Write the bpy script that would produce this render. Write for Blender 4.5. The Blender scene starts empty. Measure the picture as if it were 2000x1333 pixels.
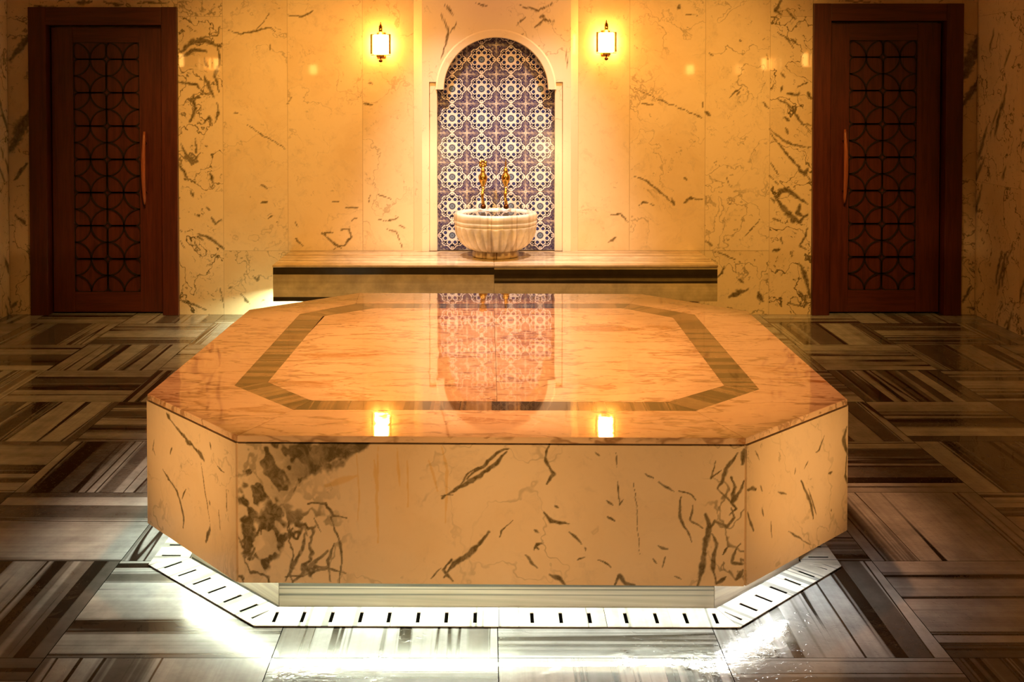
import bpy, bmesh, math, random
import numpy as np
from mathutils import Vector, Matrix
sc = bpy.context.scene
C = sc.collection
PI = math.pi

# ---------------------------------------------------------------- camera
cam = bpy.data.cameras.new('camera')
cam.sensor_width = 36.0
cam.lens = 36.0 * 2143.6 / 2000
cam.shift_x = (1000 - 950.9) / 2000
cam.shift_y = (232.9 - 666.5) / 2000
camo = bpy.data.objects.new('camera', cam)
camo.location = (0, 0, 1.5)
camo.rotation_euler = (PI / 2 - 0.025, 0, 0)
C.objects.link(camo)
sc.camera = camo

# ---------------------------------------------------------------- world, exposure
sc.view_settings.view_transform = 'Standard'
sc.view_settings.look = 'None'
sc.view_settings.exposure = 0.0
sc.view_settings.gamma = 1.0
sc.view_settings.use_curve_mapping = False
w = bpy.data.worlds.new('world'); sc.world = w; w.use_nodes = True
w.node_tree.nodes['Background'].inputs[0].default_value = (1, 0.6, 0.25, 1)
w.node_tree.nodes['Background'].inputs[1].default_value = 0.01
sc.cycles.max_bounces = 6
sc.cycles.sample_clamp_indirect = 6

# ---------------------------------------------------------------- spots out of frame: recessed ceiling lamps, and added fill spots
def spot(name, loc, target, energy, color, size_deg, blend, radius):
    l = bpy.data.lights.new(name, 'SPOT'); l.energy = energy; l.color = color
    l.spot_size = math.radians(size_deg); l.spot_blend = blend; l.shadow_soft_size = radius
    o = bpy.data.objects.new(name, l); C.objects.link(o); o.location = loc
    d = Vector(target) - Vector(loc)
    o.rotation_euler = d.to_track_quat('-Z', 'Y').to_euler()
    return o
SALMON = (1.0, 0.44, 0.18)
WARM = (1.0, 0.76, 0.66)
AMBER = (1.0, 0.56, 0.22)
GOLD = (1.0, 0.50, 0.10)
# above the basin, two lamps (the basin throws two shadow lobes)
spot('basin_spot', (-0.62, 6.62, 2.88), (-0.02, 7.02, 0.5), 270, WARM, 52, 1.0, 0.03)
spot('basin_spot', (0.74, 6.62, 2.88), (0.14, 7.02, 0.5), 270, WARM, 52, 1.0, 0.03)
# over the platform
spot('platform_spot', (-0.32, 4.05, 2.88), (-0.27, 4.02, 0.5), 200, SALMON, 51, 0.3, 0.06)
spot('platform_spot', (0.38, 4.05, 2.88), (0.33, 4.02, 0.5), 200, SALMON, 51, 0.3, 0.06)
spot('arch_spot', (0.06, 6.0, 2.88), (0.06, 7.35, 2.0), 60, SALMON, 80, 1.0, 0.1)
# added low fill behind the camera and at the side walls, brightening the platform faces
spot('front_fill', (-0.9, -1.1, 0.75), (-0.32, 3.05, 0.37), 300, AMBER, 21, 1.0, 0.1)
spot('front_fill', (1.0, -1.1, 0.75), (0.38, 3.05, 0.37), 300, AMBER, 21, 1.0, 0.1)
spot('side_fill', (-3.1, 0.7, 0.75), (-0.9, 3.25, 0.41), 400, AMBER, 14, 1.0, 0.1)
spot('side_fill', (3.15, 0.7, 0.75), (0.95, 3.22, 0.41), 380, AMBER, 14, 1.0, 0.1)
# wash on the end wall
spot('wall_spot', (-1.3, 4.8, 2.85), (-1.15, 7.35, 0.8), 360, GOLD, 68, 1.0, 0.1)
spot('wall_spot', (1.4, 4.8, 2.85), (1.25, 7.35, 0.8), 360, GOLD, 68, 1.0, 0.1)
# added fill brightening the floor of the aisles beside the platform, doors' side
spot('aisle_fill', (-2.0, 5.4, 2.88), (-2.0, 5.4, 0), 60, GOLD, 60, 1.0, 0.1)
spot('aisle_fill', (2.1, 5.4, 2.88), (2.1, 5.4, 0), 30, GOLD, 60, 1.0, 0.1)
SCONCE_E = 75.0
LED_E = 105.0

# ---------------------------------------------------------------- numpy noise
def _hash(ix, iy, seed):
    h = (ix.astype(np.int64) * 374761393 + iy.astype(np.int64) * 668265263 + seed * 974634777) & 0x7fffffff
    h = ((h ^ (h >> 13)) * 1274126177) & 0x7fffffff
    return ((h ^ (h >> 16)) & 0xffff) / 65535.0
def vnoise(x, y, seed=0):
    ix = np.floor(x); iy = np.floor(y); fx = x - ix; fy = y - iy
    fx = fx * fx * (3 - 2 * fx); fy = fy * fy * (3 - 2 * fy)
    a = _hash(ix, iy, seed); b = _hash(ix + 1, iy, seed); c = _hash(ix, iy + 1, seed); d = _hash(ix + 1, iy + 1, seed)
    return (a * (1 - fx) + b * fx) * (1 - fy) + (c * (1 - fx) + d * fx) * fy
def fbm(x, y, seed=0, o=4):
    r = np.zeros_like(x); a = 0.5; t = 0
    for i in range(o):
        r += a * vnoise(x, y, seed + i * 17); t += a; a *= 0.5; x = x * 2.03; y = y * 2.03
    return r / t
def sst(a, b, x):
    t = np.clip((x - a) / (b - a), 0, 1); return t * t * (3 - 2 * t)
def strokes(X, Y, lst, warp=0.010, wf=28.0, seed=3):
    """vein darkness at the points (X, Y) from hand-placed veins: ([(x,y),...], width)"""
    wx = X + warp * (fbm(X * wf, Y * wf, seed) - 0.5) * 2 + warp * 0.5 * (fbm(X * wf * 3, Y * wf * 3, seed + 3) - .5)
    wy = Y + warp * (fbm(X * wf, Y * wf, seed + 50) - 0.5) * 2 + warp * 0.5 * (fbm(X * wf * 3, Y * wf * 3, seed + 8) - .5)
    wn = 0.35 + 1.3 * fbm(X * 55, Y * 55, seed + 90, 3)
    out = np.zeros_like(X)
    for pts, wd in lst:
        pts = [pts[0], (pts[0][0] + wd, pts[0][1])] if len(pts) == 1 else pts
        n = len(pts) - 1
        for k in range(n):
            (ax, ay), (bx, by) = pts[k], pts[k + 1]
            m = (wx > min(ax, bx) - 3 * wd - .01) & (wx < max(ax, bx) + 3 * wd + .01) & (wy > min(ay, by) - 3 * wd - .01) & (wy < max(ay, by) + 3 * wd + .01)
            if not m.any(): continue
            px, py = wx[m], wy[m]
            dx, dy = bx - ax, by - ay; L = dx * dx + dy * dy + 1e-12
            t = np.clip(((px - ax) * dx + (py - ay) * dy) / L, 0, 1)
            d = np.hypot(px - ax - t * dx, py - ay - t * dy)
            g = (k + t) / n
            ww = wd * wn[m] * (0.45 + 0.75 * np.sin(PI * np.clip(g, .06, .94)))
            out[m] = np.maximum(out[m], 1 - sst(0.55, 1.25, d / ww))
    return out

# ---------------------------------------------------------------- materials
def new_mat(name):
    m = bpy.data.materials.new(name); m.use_nodes = True
    nt = m.node_tree; b = nt.nodes['Principled BSDF']
    return m, nt, b
def N(nt, t, **kw):
    n = nt.nodes.new(t)
    for k, v in kw.items(): setattr(n, k, v)
    return n
def math_(nt, op, a, b=None, c=None, clamp=False):
    n = N(nt, 'ShaderNodeMath', operation=op, use_clamp=clamp)
    for i, v in enumerate((a, b, c)):
        if v is None: continue
        if isinstance(v, (int, float)): n.inputs[i].default_value = v
        else: nt.links.new(v, n.inputs[i])
    return n.outputs[0]
def vmath(nt, op, a, b=None):
    n = N(nt, 'ShaderNodeVectorMath', operation=op)
    for i, v in enumerate((a, b)):
        if v is None: continue
        if isinstance(v, tuple): n.inputs[i].default_value = v
        else: nt.links.new(v, n.inputs[i])
    return n.outputs[0]
def noise(nt, vec, scale, detail=4, rough=0.55, dist=0.0):
    n = N(nt, 'ShaderNodeTexNoise'); nt.links.new(vec, n.inputs['Vector'])
    n.inputs['Scale'].default_value = scale; n.inputs['Detail'].default_value = detail
    n.inputs['Roughness'].default_value = rough; n.inputs['Distortion'].default_value = dist
    return n
def attr(nt, name):
    return N(nt, 'ShaderNodeAttribute', attribute_name=name, attribute_type='GEOMETRY')
def mixc(nt, fac, a, b, mode='MIX'):
    n = N(nt, 'ShaderNodeMix', data_type='RGBA', blend_type=mode)
    if isinstance(fac, (int, float)): n.inputs[0].default_value = fac
    else: nt.links.new(fac, n.inputs[0])
    for i, v in ((6, a), (7, b)):
        if isinstance(v, tuple): n.inputs[i].default_value = v if len(v) == 4 else v + (1,)
        else: nt.links.new(v, n.inputs[i])
    return n.outputs[2]
def smooth(nt, x, lo, hi):
    n = N(nt, 'ShaderNodeMapRange', interpolation_type='SMOOTHSTEP')
    nt.links.new(x, n.inputs[0])
    for i, v in ((1, lo), (2, hi)):
        if isinstance(v, (int, float)): n.inputs[i].default_value = v
        else: nt.links.new(v, n.inputs[i])
    return n.outputs[0]

def veined_marble(name, base=(0.84, 0.68, 0.46), vein=(0.13, 0.095, 0.035), rough=0.10, stretch=(1, 1, 1), rot=0.5,
                  amount=0.35, cloud=0.35, spec=0.5, coat=0.0, bump=0.0, scale=1.0, smudge=0.0, vw=1.0):
    """cream marble: attribute 'vein' holds the large placed veins, 'dens' how much veining, 'seed' the slab"""
    m, nt, b = new_mat(name)
    tc = N(nt, 'ShaderNodeTexCoord'); sd = attr(nt, 'seed')
    v = vmath(nt, 'ADD', tc.outputs['Object'], sd.outputs['Vector'])
    mp = N(nt, 'ShaderNodeMapping'); nt.links.new(v, mp.inputs[0])
    mp.inputs['Rotation'].default_value = (0.2, rot, 0.1); mp.inputs['Scale'].default_value = tuple(s * scale for s in stretch)
    p = mp.outputs[0]
    wn = noise(nt, p, 2.2, 5, 0.6)
    wv = vmath(nt, 'SCALE', vmath(nt, 'SUBTRACT', wn.outputs['Color'], (0.5, 0.5, 0.5))); wv.node.inputs[3].default_value = 0.55
    p2 = vmath(nt, 'ADD', p, wv)
    dens = attr(nt, 'dens').outputs['Fac']
    dsum = math_(nt, 'ADD', dens, amount)
    def ridge(pp, s, lo, det=3):
        n = noise(nt, pp, s, det, 0.5)
        r = math_(nt, 'ABSOLUTE', math_(nt, 'SUBTRACT', n.outputs['Fac'], 0.5))
        return smooth(nt, math_(nt, 'SUBTRACT', lo, r), 0.0, lo if isinstance(lo, (int, float)) else 0.02)
    lowm = noise(nt, p, 1.7, 3).outputs['Fac']
    mask = smooth(nt, math_(nt, 'ADD', lowm, math_(nt, 'MULTIPLY', dsum, 0.22)), 0.52, 0.72)
    r1 = math_(nt, 'MULTIPLY', ridge(p2, 3.2, 0.012 * vw), mask)
    mask2 = smooth(nt, math_(nt, 'ADD', noise(nt, p, 4.1, 2).outputs['Fac'], math_(nt, 'MULTIPLY', dsum, 0.2)), 0.55, 0.72)
    r2 = math_(nt, 'MULTIPLY', ridge(p2, 8.5, 0.016 * vw, 4), mask2)
    r2 = math_(nt, 'MULTIPLY', r2, smooth(nt, noise(nt, p, 14, 3, 0.6).outputs['Fac'], 0.50, 0.60))
    sp = noise(nt, p2, 24, 3, 0.6).outputs['Fac']
    specks = math_(nt, 'MULTIPLY', smooth(nt, sp, 0.66, 0.70), mask2)
    tot = math_(nt, 'MAXIMUM', math_(nt, 'MULTIPLY', r1, 0.6), math_(nt, 'MULTIPLY', r2, 0.38))
    tot = math_(nt, 'MAXIMUM', tot, math_(nt, 'MULTIPLY', specks, 0.5))
    tot = math_(nt, 'MULTIPLY', tot, math_(nt, 'ADD', 0.55, dens), clamp=True)
    pv = attr(nt, 'vein').outputs['Fac']
    fine = noise(nt, p2, 40, 4, 0.65).outputs['Fac']
    pv2 = math_(nt, 'MULTIPLY', pv, math_(nt, 'ADD', 0.45, math_(nt, 'MULTIPLY', fine, 0.9)), clamp=True)
    tot = math_(nt, 'MAXIMUM', tot, pv2)
    cl = smooth(nt, noise(nt, p2, 1.6, 5, 0.6).outputs['Fac'], 0.40, 0.75)
    cb = mixc(nt, math_(nt, 'MULTIPLY', cl, cloud), base, tuple(x * k for x, k in zip(base, (0.86, 0.80, 0.68))))
    g = smooth(nt, noise(nt, p2, 12, 5, 0.7).outputs['Fac'], 0.5, 0.8)
    cb = mixc(nt, math_(nt, 'MULTIPLY', g, cloud * 0.8), cb, tuple(x * 0.72 for x in base))
    if smudge:
        sm_ = math_(nt, 'MULTIPLY', smooth(nt, noise(nt, p2, 4.2, 6, 0.68, 0.6).outputs['Fac'], 0.51, 0.66), smooth(nt, lowm, 0.36, 0.56))
        cb = mixc(nt, math_(nt, 'MULTIPLY', sm_, smudge), cb, tuple(b_ * k for b_, k in zip(base, (0.52, 0.34, 0.18))))
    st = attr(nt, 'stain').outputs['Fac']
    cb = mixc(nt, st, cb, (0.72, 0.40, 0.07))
    col = mixc(nt, tot, cb, vein)
    nt.links.new(col, b.inputs['Base Color'])
    b.inputs['Roughness'].default_value = rough
    b.inputs['Specular IOR Level'].default_value = spec
    b.inputs['Coat Weight'].default_value = coat
    b.inputs['Coat Roughness'].default_value = 0.012
    if bump:
        bn = noise(nt, v, 9, 3, 0.55).outputs['Fac']
        msk = smooth(nt, noise(nt, v, 2.3, 2).outputs['Fac'], 0.50, 0.56)
        bp = N(nt, 'ShaderNodeBump'); bp.inputs['Strength'].default_value = bump; bp.inputs['Distance'].default_value = 0.01
        nt.links.new(math_(nt, 'MULTIPLY', bn, msk), bp.inputs['Height']); nt.links.new(bp.outputs[0], b.inputs['Normal'])
        if coat: nt.links.new(bp.outputs[0], b.inputs['Coat Normal'])
    return m

def striped_marble(name, light=(0.545, 0.56, 0.575), mid=(0.135, 0.128, 0.118), dark=(0.018, 0.013, 0.008), rough=0.09, freq=1.0, bias=0.0,
                   wet=0.0, coat=0.0, spec=0.5, dk=0.0):
    """banded marble: attribute 'st' = (across the bands, along them, slab seed) in metres; 'dark' adds placed bands"""
    m, nt, b = new_mat(name)
    st = attr(nt, 'st')
    sep = N(nt, 'ShaderNodeSeparateXYZ'); nt.links.new(st.outputs['Vector'], sep.inputs[0])
    u, vv, sd = sep.outputs
    wob = noise(nt, st.outputs['Vector'], 3.0, 3, 0.5).outputs['Fac']
    uw = math_(nt, 'ADD', u, math_(nt, 'MULTIPLY', wob, 0.006))
    def band(f, along, det, off):
        cb = N(nt, 'ShaderNodeCombineXYZ')
        nt.links.new(math_(nt, 'MULTIPLY', uw, f), cb.inputs[0])
        nt.links.new(math_(nt, 'MULTIPLY', vv, along), cb.inputs[1])
        nt.links.new(math_(nt, 'ADD', math_(nt, 'MULTIPLY', sd, 7.31), off), cb.inputs[2])
        return noise(nt, cb.outputs[0], 1.0, det, 0.6).outputs['Fac']
    b1 = band(5.5 * freq, 0.12, 2, 0.0)
    b2 = band(17 * freq, 0.14, 3, 11.0)
    b3 = band(60 * freq, 0.25, 2, 23.0)
    s = math_(nt, 'ADD', math_(nt, 'MULTIPLY', b1, 0.62), math_(nt, 'MULTIPLY', b2, 0.38))
    ex = attr(nt, 'dark').outputs['Fac']
    s = math_(nt, 'SUBTRACT', s, math_(nt, 'MULTIPLY', ex, 0.16))
    f1 = smooth(nt, s, 0.455 + bias, 0.505 + bias)
    col = mixc(nt, f1, mid, light)
    hue = smooth(nt, band(6 * freq, 0.2, 1, 41.0), 0.35, 0.65)
    col = mixc(nt, math_(nt, 'MULTIPLY', hue, 0.45), col, tuple(c * k for c, k in zip(mid, (1.5, 1.45, 1.5))))
    dl = smooth(nt, math_(nt, 'SUBTRACT', math_(nt, 'MULTIPLY', b2, 1.0), math_(nt, 'MULTIPLY', ex, 0.12)), 0.37 + dk, 0.405 + dk)
    dl2 = smooth(nt, math_(nt, 'ABSOLUTE', math_(nt, 'SUBTRACT', b1, 0.47)), 0.003, 0.011)
    k = math_(nt, 'MULTIPLY', dl, dl2)
    col = mixc(nt, math_(nt, 'SUBTRACT', 1.0, k), col, dark)
    fine = smooth(nt, b3, 0.3, 0.7)
    col = mixc(nt, math_(nt, 'MULTIPLY', math_(nt, 'SUBTRACT', 1.0, fine), 0.18), col, tuple(c * 0.55 for c in mid))
    mot = noise(nt, st.outputs['Vector'], 9.0, 5, 0.65).outputs['Fac']
    mt = N(nt, 'ShaderNodeMapRange'); nt.links.new(mot, mt.inputs[0]); mt.inputs[1].default_value = .3; mt.inputs[2].default_value = .7; mt.inputs[3].default_value = .68; mt.inputs[4].default_value = 1.12
    mtv = vmath(nt, 'SCALE', col); nt.links.new(mt.outputs[0], mtv.node.inputs[3]); col = mtv
    nt.links.new(col, b.inputs['Base Color'])
    b.inputs['Roughness'].default_value = rough
    b.inputs['Specular IOR Level'].default_value = spec
    b.inputs['Coat Weight'].default_value = coat
    b.inputs['Coat Roughness'].default_value = 0.012
    if wet:
        tc = N(nt, 'ShaderNodeTexCoord'); o = tc.outputs['Object']
        msk = smooth(nt, noise(nt, o, 1.5, 4, 0.6).outputs['Fac'], 0.48, 0.54)
        rip = noise(nt, o, 26, 4, 0.65).outputs['Fac']
        drops = smooth(nt, noise(nt, o, 60, 2, 0.5).outputs['Fac'], 0.60, 0.66)
        h = math_(nt, 'ADD', math_(nt, 'MULTIPLY', rip, 0.5), math_(nt, 'MULTIPLY', drops, 0.35))
        h = math_(nt, 'MULTIPLY', h, msk)
        h = math_(nt, 'ADD', h, math_(nt, 'MULTIPLY', noise(nt, o, 5, 2).outputs['Fac'], 0.25))
        bp = N(nt, 'ShaderNodeBump'); bp.inputs['Strength'].default_value = wet; bp.inputs['Distance'].default_value = 0.006
        nt.links.new(h, bp.inputs['Height'])
        nt.links.new(bp.outputs[0], b.inputs['Normal'])
        if coat: nt.links.new(bp.outputs[0], b.inputs['Coat Normal'])
        rr = N(nt, 'ShaderNodeMapRange'); nt.links.new(msk, rr.inputs[0])
        rr.inputs[3].default_value = rough + 0.10; rr.inputs[4].default_value = rough
        nt.links.new(rr.outputs[0], b.inputs['Roughness'])
    return m

def simple(name, col, rough=0.4, metal=0.0, emit=None, estr=0.0, spec=0.5):
    m, nt, b = new_mat(name)
    tc = N(nt, 'ShaderNodeTexCoord')
    n = noise(nt, tc.outputs['Object'], 35, 3).outputs['Fac']
    c = mixc(nt, math_(nt, 'MULTIPLY', n, 0.5), col, tuple(x * 0.75 for x in col))
    nt.links.new(c, b.inputs['Base Color'])
    b.inputs['Roughness'].default_value = rough; b.inputs['Metallic'].default_value = metal
    b.inputs['Specular IOR Level'].default_value = spec
    if emit:
        b.inputs['Emission Color'].default_value = emit + (1,); b.inputs['Emission Strength'].default_value = estr
    return m
def wood(name, a, bcol, axis=2, rough=0.35):
    m, nt, b = new_mat(name)
    tc = N(nt, 'ShaderNodeTexCoord')
    mp = N(nt, 'ShaderNodeMapping'); nt.links.new(tc.outputs['Object'], mp.inputs[0])
    s = [14, 14, 14]; s[axis] = 0.8; mp.inputs['Scale'].default_value = s
    n1 = noise(nt, mp.outputs[0], 3.0, 5, 0.6, 0.4).outputs['Fac']
    n2 = noise(nt, mp.outputs[0], 12.0, 3, 0.5).outputs['Fac']
    f = smooth(nt, math_(nt, 'ADD', math_(nt, 'MULTIPLY', n1, 0.7), math_(nt, 'MULTIPLY', n2, 0.3)), 0.35, 0.65)
    nt.links.new(mixc(nt, f, a, bcol), b.inputs['Base Color'])
    b.inputs['Roughness'].default_value = rough
    return m

M = {}
M['wall'] = veined_marble('wall_marble', rough=0.035, rot=0.5, amount=0.40, cloud=0.85)
M['trim'] = veined_marble('trim_marble', base=(0.86, 0.74, 0.56), rough=0.15, amount=0.05, cloud=0.18)
M['panel'] = veined_marble('platform_side_marble', base=(0.84, 0.66, 0.42), rough=0.16, amount=0.25, cloud=0.65)
M['top'] = veined_marble('platform_top_marble', base=(0.86, 0.60, 0.36), vein=(0.24, 0.10, 0.025), rough=0.035, stretch=(0.55, 1.7, 1.0), rot=0.0,
                         amount=0.9, cloud=0.6, coat=0.6, bump=0.03, scale=1.2, smudge=1.0, vw=2.2)
M['floor'] = striped_marble('floor_banded_marble', wet=0.35, coat=0.7, rough=0.16, spec=0.25, dk=0.015)
M['band'] = striped_marble('inlay_banded_marble', light=(0.36, 0.24, 0.10), mid=(0.15, 0.085, 0.03), dark=(0.035, 0.02, 0.008), freq=1.35, rough=0.06, coat=0.3, bias=0.03, dk=0.075)
M['bench'] = striped_marble('bench_banded_marble', light=(0.74, 0.62, 0.44), mid=(0.50, 0.38, 0.22), dark=(0.20, 0.13, 0.06), freq=1.6, rough=0.15)
M['benchfront'] = striped_marble('bench_front_marble', light=(0.68, 0.56, 0.32), mid=(0.16, 0.125, 0.05), dark=(0.03, 0.02, 0.008), freq=0.9, rough=0.2, bias=-0.04)
M['plinth'] = striped_marble('plinth_banded_marble', light=(0.50, 0.48, 0.42), mid=(0.30, 0.28, 0.23), dark=(0.06, 0.06, 0.05), freq=1.3, rough=0.2)
M['drain'] = striped_marble('drain_cover_marble', light=(0.80, 0.78, 0.70), mid=(0.62, 0.60, 0.52), dark=(0.30, 0.31, 0.30), freq=1.0, rough=0.15, bias=-0.04)
M['basin'] = striped_marble('basin_marble', light=(0.84, 0.76, 0.64), mid=(0.70, 0.60, 0.46), dark=(0.62, 0.51, 0.38), freq=0.9, rough=0.18, bias=-0.10)
M['wood'] = wood('mahogany', (0.055, 0.009, 0.005), (0.105, 0.020, 0.009))
M['woodh'] = wood('mahogany_rail', (0.055, 0.009, 0.005), (0.105, 0.020, 0.009), axis=0)
M['lattice'] = wood('dark_lattice_wood', (0.008, 0.003, 0.002), (0.014, 0.005, 0.003), rough=0.5)
M['handle'] = wood('handle_wood', (0.26, 0.07, 0.03), (0.36, 0.11, 0.05), rough=0.3)
M['brass'] = simple('brass', (0.85, 0.50, 0.10), 0.18, 1.0)
M['bronze'] = simple('dark_bronze', (0.12, 0.045, 0.015), 0.3, 1.0)
M['black'] = simple('slot_shade_grout', (0.0015, 0.0012, 0.001), 0.9, spec=0.0)  # near-black puts the drain slots' shade into colour; also used for the grout bed
M['joint'] = simple('joint_mortar', (0.48, 0.35, 0.20), 0.8)
M['plaster'] = simple('ceiling_plaster', (0.30, 0.22, 0.14), 0.8)
M['water'] = simple('basin_water', (0.10, 0.09, 0.07), 0.02, 0.0, spec=1.0)
M['shade'] = simple('lamp_shade_glass', (0.9, 0.8, 0.6), 0.4, 0.0, (1.0, 0.42, 0.08), SCONCE_E)
M['shadefar'] = simple('lamp_shade_glass_side', (0.9, 0.8, 0.6), 0.4, 0.0, (1.0, 0.46, 0.10), SCONCE_E * 0.29)
def led(name, col, s): return simple(name, (0.9, 0.9, 0.9), 0.5, 0.0, col, s)
M['led_warm'] = led('led_yellow_green', (0.88, 1.0, 0.80), LED_E)
M['led_bench'] = led('led_bench', (0.86, 1.0, 0.62), LED_E * 2.2)
M['led_mid'] = led('led_white', (0.92, 1.0, 0.88), LED_E * 0.5)
M['led_dim'] = led('led_cool_dim', (0.95, 1.0, 0.98), LED_E * 0.8)
m, nt, b = new_mat('amber_glass')
b.inputs['Base Color'].default_value = (1, 0.85, 0.35, 1); b.inputs['Transmission Weight'].default_value = 0.9; b.inputs['Roughness'].default_value = 0.05
b.inputs['IOR'].default_value = 1.2
M['glass'] = m

# ---------------------------------------------------------------- mesh helpers
def obj(name, V, F, mat, parent=None, attrs=None, smoothf=False, bevel=0.0):
    me = bpy.data.meshes.new(name)
    me.from_pydata([tuple(map(float, v)) for v in V], [], [tuple(map(int, f)) for f in F])
    if attrs:
        for k, a in attrs.items():
            a = np.asarray(a, dtype=np.float32)
            if a.ndim == 2:
                at = me.attributes.new(k, 'FLOAT_VECTOR', 'POINT'); at.data.foreach_set('vector', a.ravel())
            else:
                at = me.attributes.new(k, 'FLOAT', 'POINT'); at.data.foreach_set('value', a)
    if smoothf: me.polygons.foreach_set('use_smooth', [True] * len(me.polygons))
    me.materials.append(mat)
    me.update()
    o = bpy.data.objects.new(name, me); C.objects.link(o)
    if parent: o.parent = parent
    if bevel:
        bm_ = o.modifiers.new('bevel', 'BEVEL'); bm_.width = bevel; bm_.segments = 2; bm_.limit_method = 'ANGLE'
    return o
class MB:
    def __init__(s): s.V = []; s.F = []; s.A = {}
    def add(s, V, F, **at):
        b0 = len(s.V); n = len(V)
        s.V += [tuple(v) for v in V]; s.F += [tuple(i + b0 for i in f) for f in F]
        for k, a in at.items():
            s.A.setdefault(k, [None] * 0)
            a = np.asarray(a, dtype=float)
            if a.ndim == 0: a = np.full(n, float(a))
            elif a.ndim == 1 and a.shape[0] == 3 and n != 3: a = np.tile(a, (n, 1))
            s.A[k] += list(a)
    def box(s, a, b, **at):
        x0, y0, z0 = a; x1, y1, z1 = b
        V = [(x0, y0, z0), (x1, y0, z0), (x1, y1, z0), (x0, y1, z0), (x0, y0, z1), (x1, y0, z1), (x1, y1, z1), (x0, y1, z1)]
        F = [(0, 3, 2, 1), (4, 5, 6, 7), (0, 1, 5, 4), (1, 2, 6, 5), (2, 3, 7, 6), (3, 0, 4, 7)]
        s.add(V, F, **at)
    def lathe(s, prof, n=32, c=(0, 0, 0), **at):
        V = []; F = []
        for r, z in prof:
            for k in range(n):
                a = 2 * PI * k / n; V.append((c[0] + r * math.cos(a), c[1] + r * math.sin(a), c[2] + z))
        for i in range(len(prof) - 1):
            for k in range(n):
                F.append((i * n + k, i * n + (k + 1) % n, (i + 1) * n + (k + 1) % n, (i + 1) * n + k))
        F.append(tuple(range(n))[::-1]); F.append(tuple((len(prof) - 1) * n + k for k in range(n)))
        s.add(V, F, **at)
    def tube(s, pts, rad, n=10, **at):
        pts = [Vector(p) for p in pts]; V = []; F = []
        for i, p in enumerate(pts):
            t = (pts[min(i + 1, len(pts) - 1)] - pts[max(i - 1, 0)]).normalized()
            u = t.cross(Vector((0.13, 0.97, 0.21))).normalized(); v = t.cross(u)
            r = rad[i] if isinstance(rad, (list, tuple)) else rad
            for k in range(n):
                a = 2 * PI * k / n; V.append(tuple(p + u * (r * math.cos(a)) + v * (r * math.sin(a))))
        for i in range(len(pts) - 1):
            for k in range(n):
                F.append((i * n + k, i * n + (k + 1) % n, (i + 1) * n + (k + 1) % n, (i + 1) * n + k))
        F.append(tuple(range(n))[::-1]); F.append(tuple((len(pts) - 1) * n + k for k in range(n)))
        s.add(V, F, **at)
    def build(s, name, mat, parent=None, smoothf=False, bevel=0.0):
        o = obj(name, s.V, s.F, mat, parent, {k: np.array(a) for k, a in s.A.items()}, smoothf, bevel)
        bm = bmesh.new(); bm.from_mesh(o.data); bmesh.ops.recalc_face_normals(bm, faces=bm.faces); bm.to_mesh(o.data); bm.free()
        return o
def thing(name, label, cat, loc=(0, 0, 0), group=None, rz=0.0):
    o = bpy.data.objects.new(name, None); C.objects.link(o); o.location = loc; o.rotation_euler = (0, 0, rz)
    o['label'] = label; o['category'] = cat
    if group: o['group'] = group
    return o
def struct(o): o['kind'] = 'structure'; return o
def grid(o3, ux, uz, nx, nz):
    """grid of (nx+1)*(nz+1) vertices from origin o3 along vectors ux, uz"""
    s, t = np.meshgrid(np.linspace(0, 1, nx + 1), np.linspace(0, 1, nz + 1))
    s = s.ravel(); t = t.ravel()
    V = np.array(o3)[None] + s[:, None] * np.array(ux)[None] + t[:, None] * np.array(uz)[None]
    F = []
    for j in range(nz):
        b0 = j * (nx + 1)
        for i in range(nx):
            a = b0 + i; F.append((a, a + 1, a + nx + 2, a + nx + 1))
    return V, F, s, t
rnd = random.Random(7)

# ================================================================= ROOM
XL, XR, YB, YF, ZC = -3.206, 3.279, 7.346, -1.2, 2.95
FX, FY = 2143.6, 0.025
def px2wall(u, v, D=YB):
    cx, cz = (u - 950.9) / FX, -(v - 232.9) / FX
    c, s = math.cos(0.025), math.sin(0.025)
    y = c * 1 + s * cz; z = -s * 1 + c * cz
    return (cx * D / y, 1.5 + z * D / y)

# ---- floor: 60 cm tiles of banded marble laid basket-weave
fl = MB()
X0, Y0, T = 0.0299, 2.8697, 0.6
g = 0.0012
seeds = random.Random(21)
for j in range(-7, 8):
    for i in range(-6, 6):
        x0, x1 = X0 + i * T, X0 + (i + 1) * T; y0, y1 = Y0 + j * T, Y0 + (j + 1) * T
        x0c, x1c = max(x0, XL), min(x1, XR); y0c, y1c = max(y0, YF), min(y1, YB + 0.2)
        if x1c - x0c < 0.02 or y1c - y0c < 0.02: continue
        sd = seeds.uniform(0, 50)
        H = (i + j) % 2 == 0
        xa, xb, ya, yb = x0c + g, x1c - g, y0c + g, y1c - g
        V = [(xa, ya, 0), (xb, ya, 0), (xb, yb, 0), (xa, yb, 0)]
        st = [((y if H else x), (x if H else y), sd) for x, y, _ in V]
        fl.add(V, [(0, 1, 2, 3)], st=np.array(st))
# grout bed just below the tiles
nb = len(fl.V)
floor = fl.build('floor', M['floor']); struct(floor)
gb = MB(); gb.box((XL, YF, -0.05), (XR, YB + 0.2, -0.002)); gb.build('grout', M['black'], floor)

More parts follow.
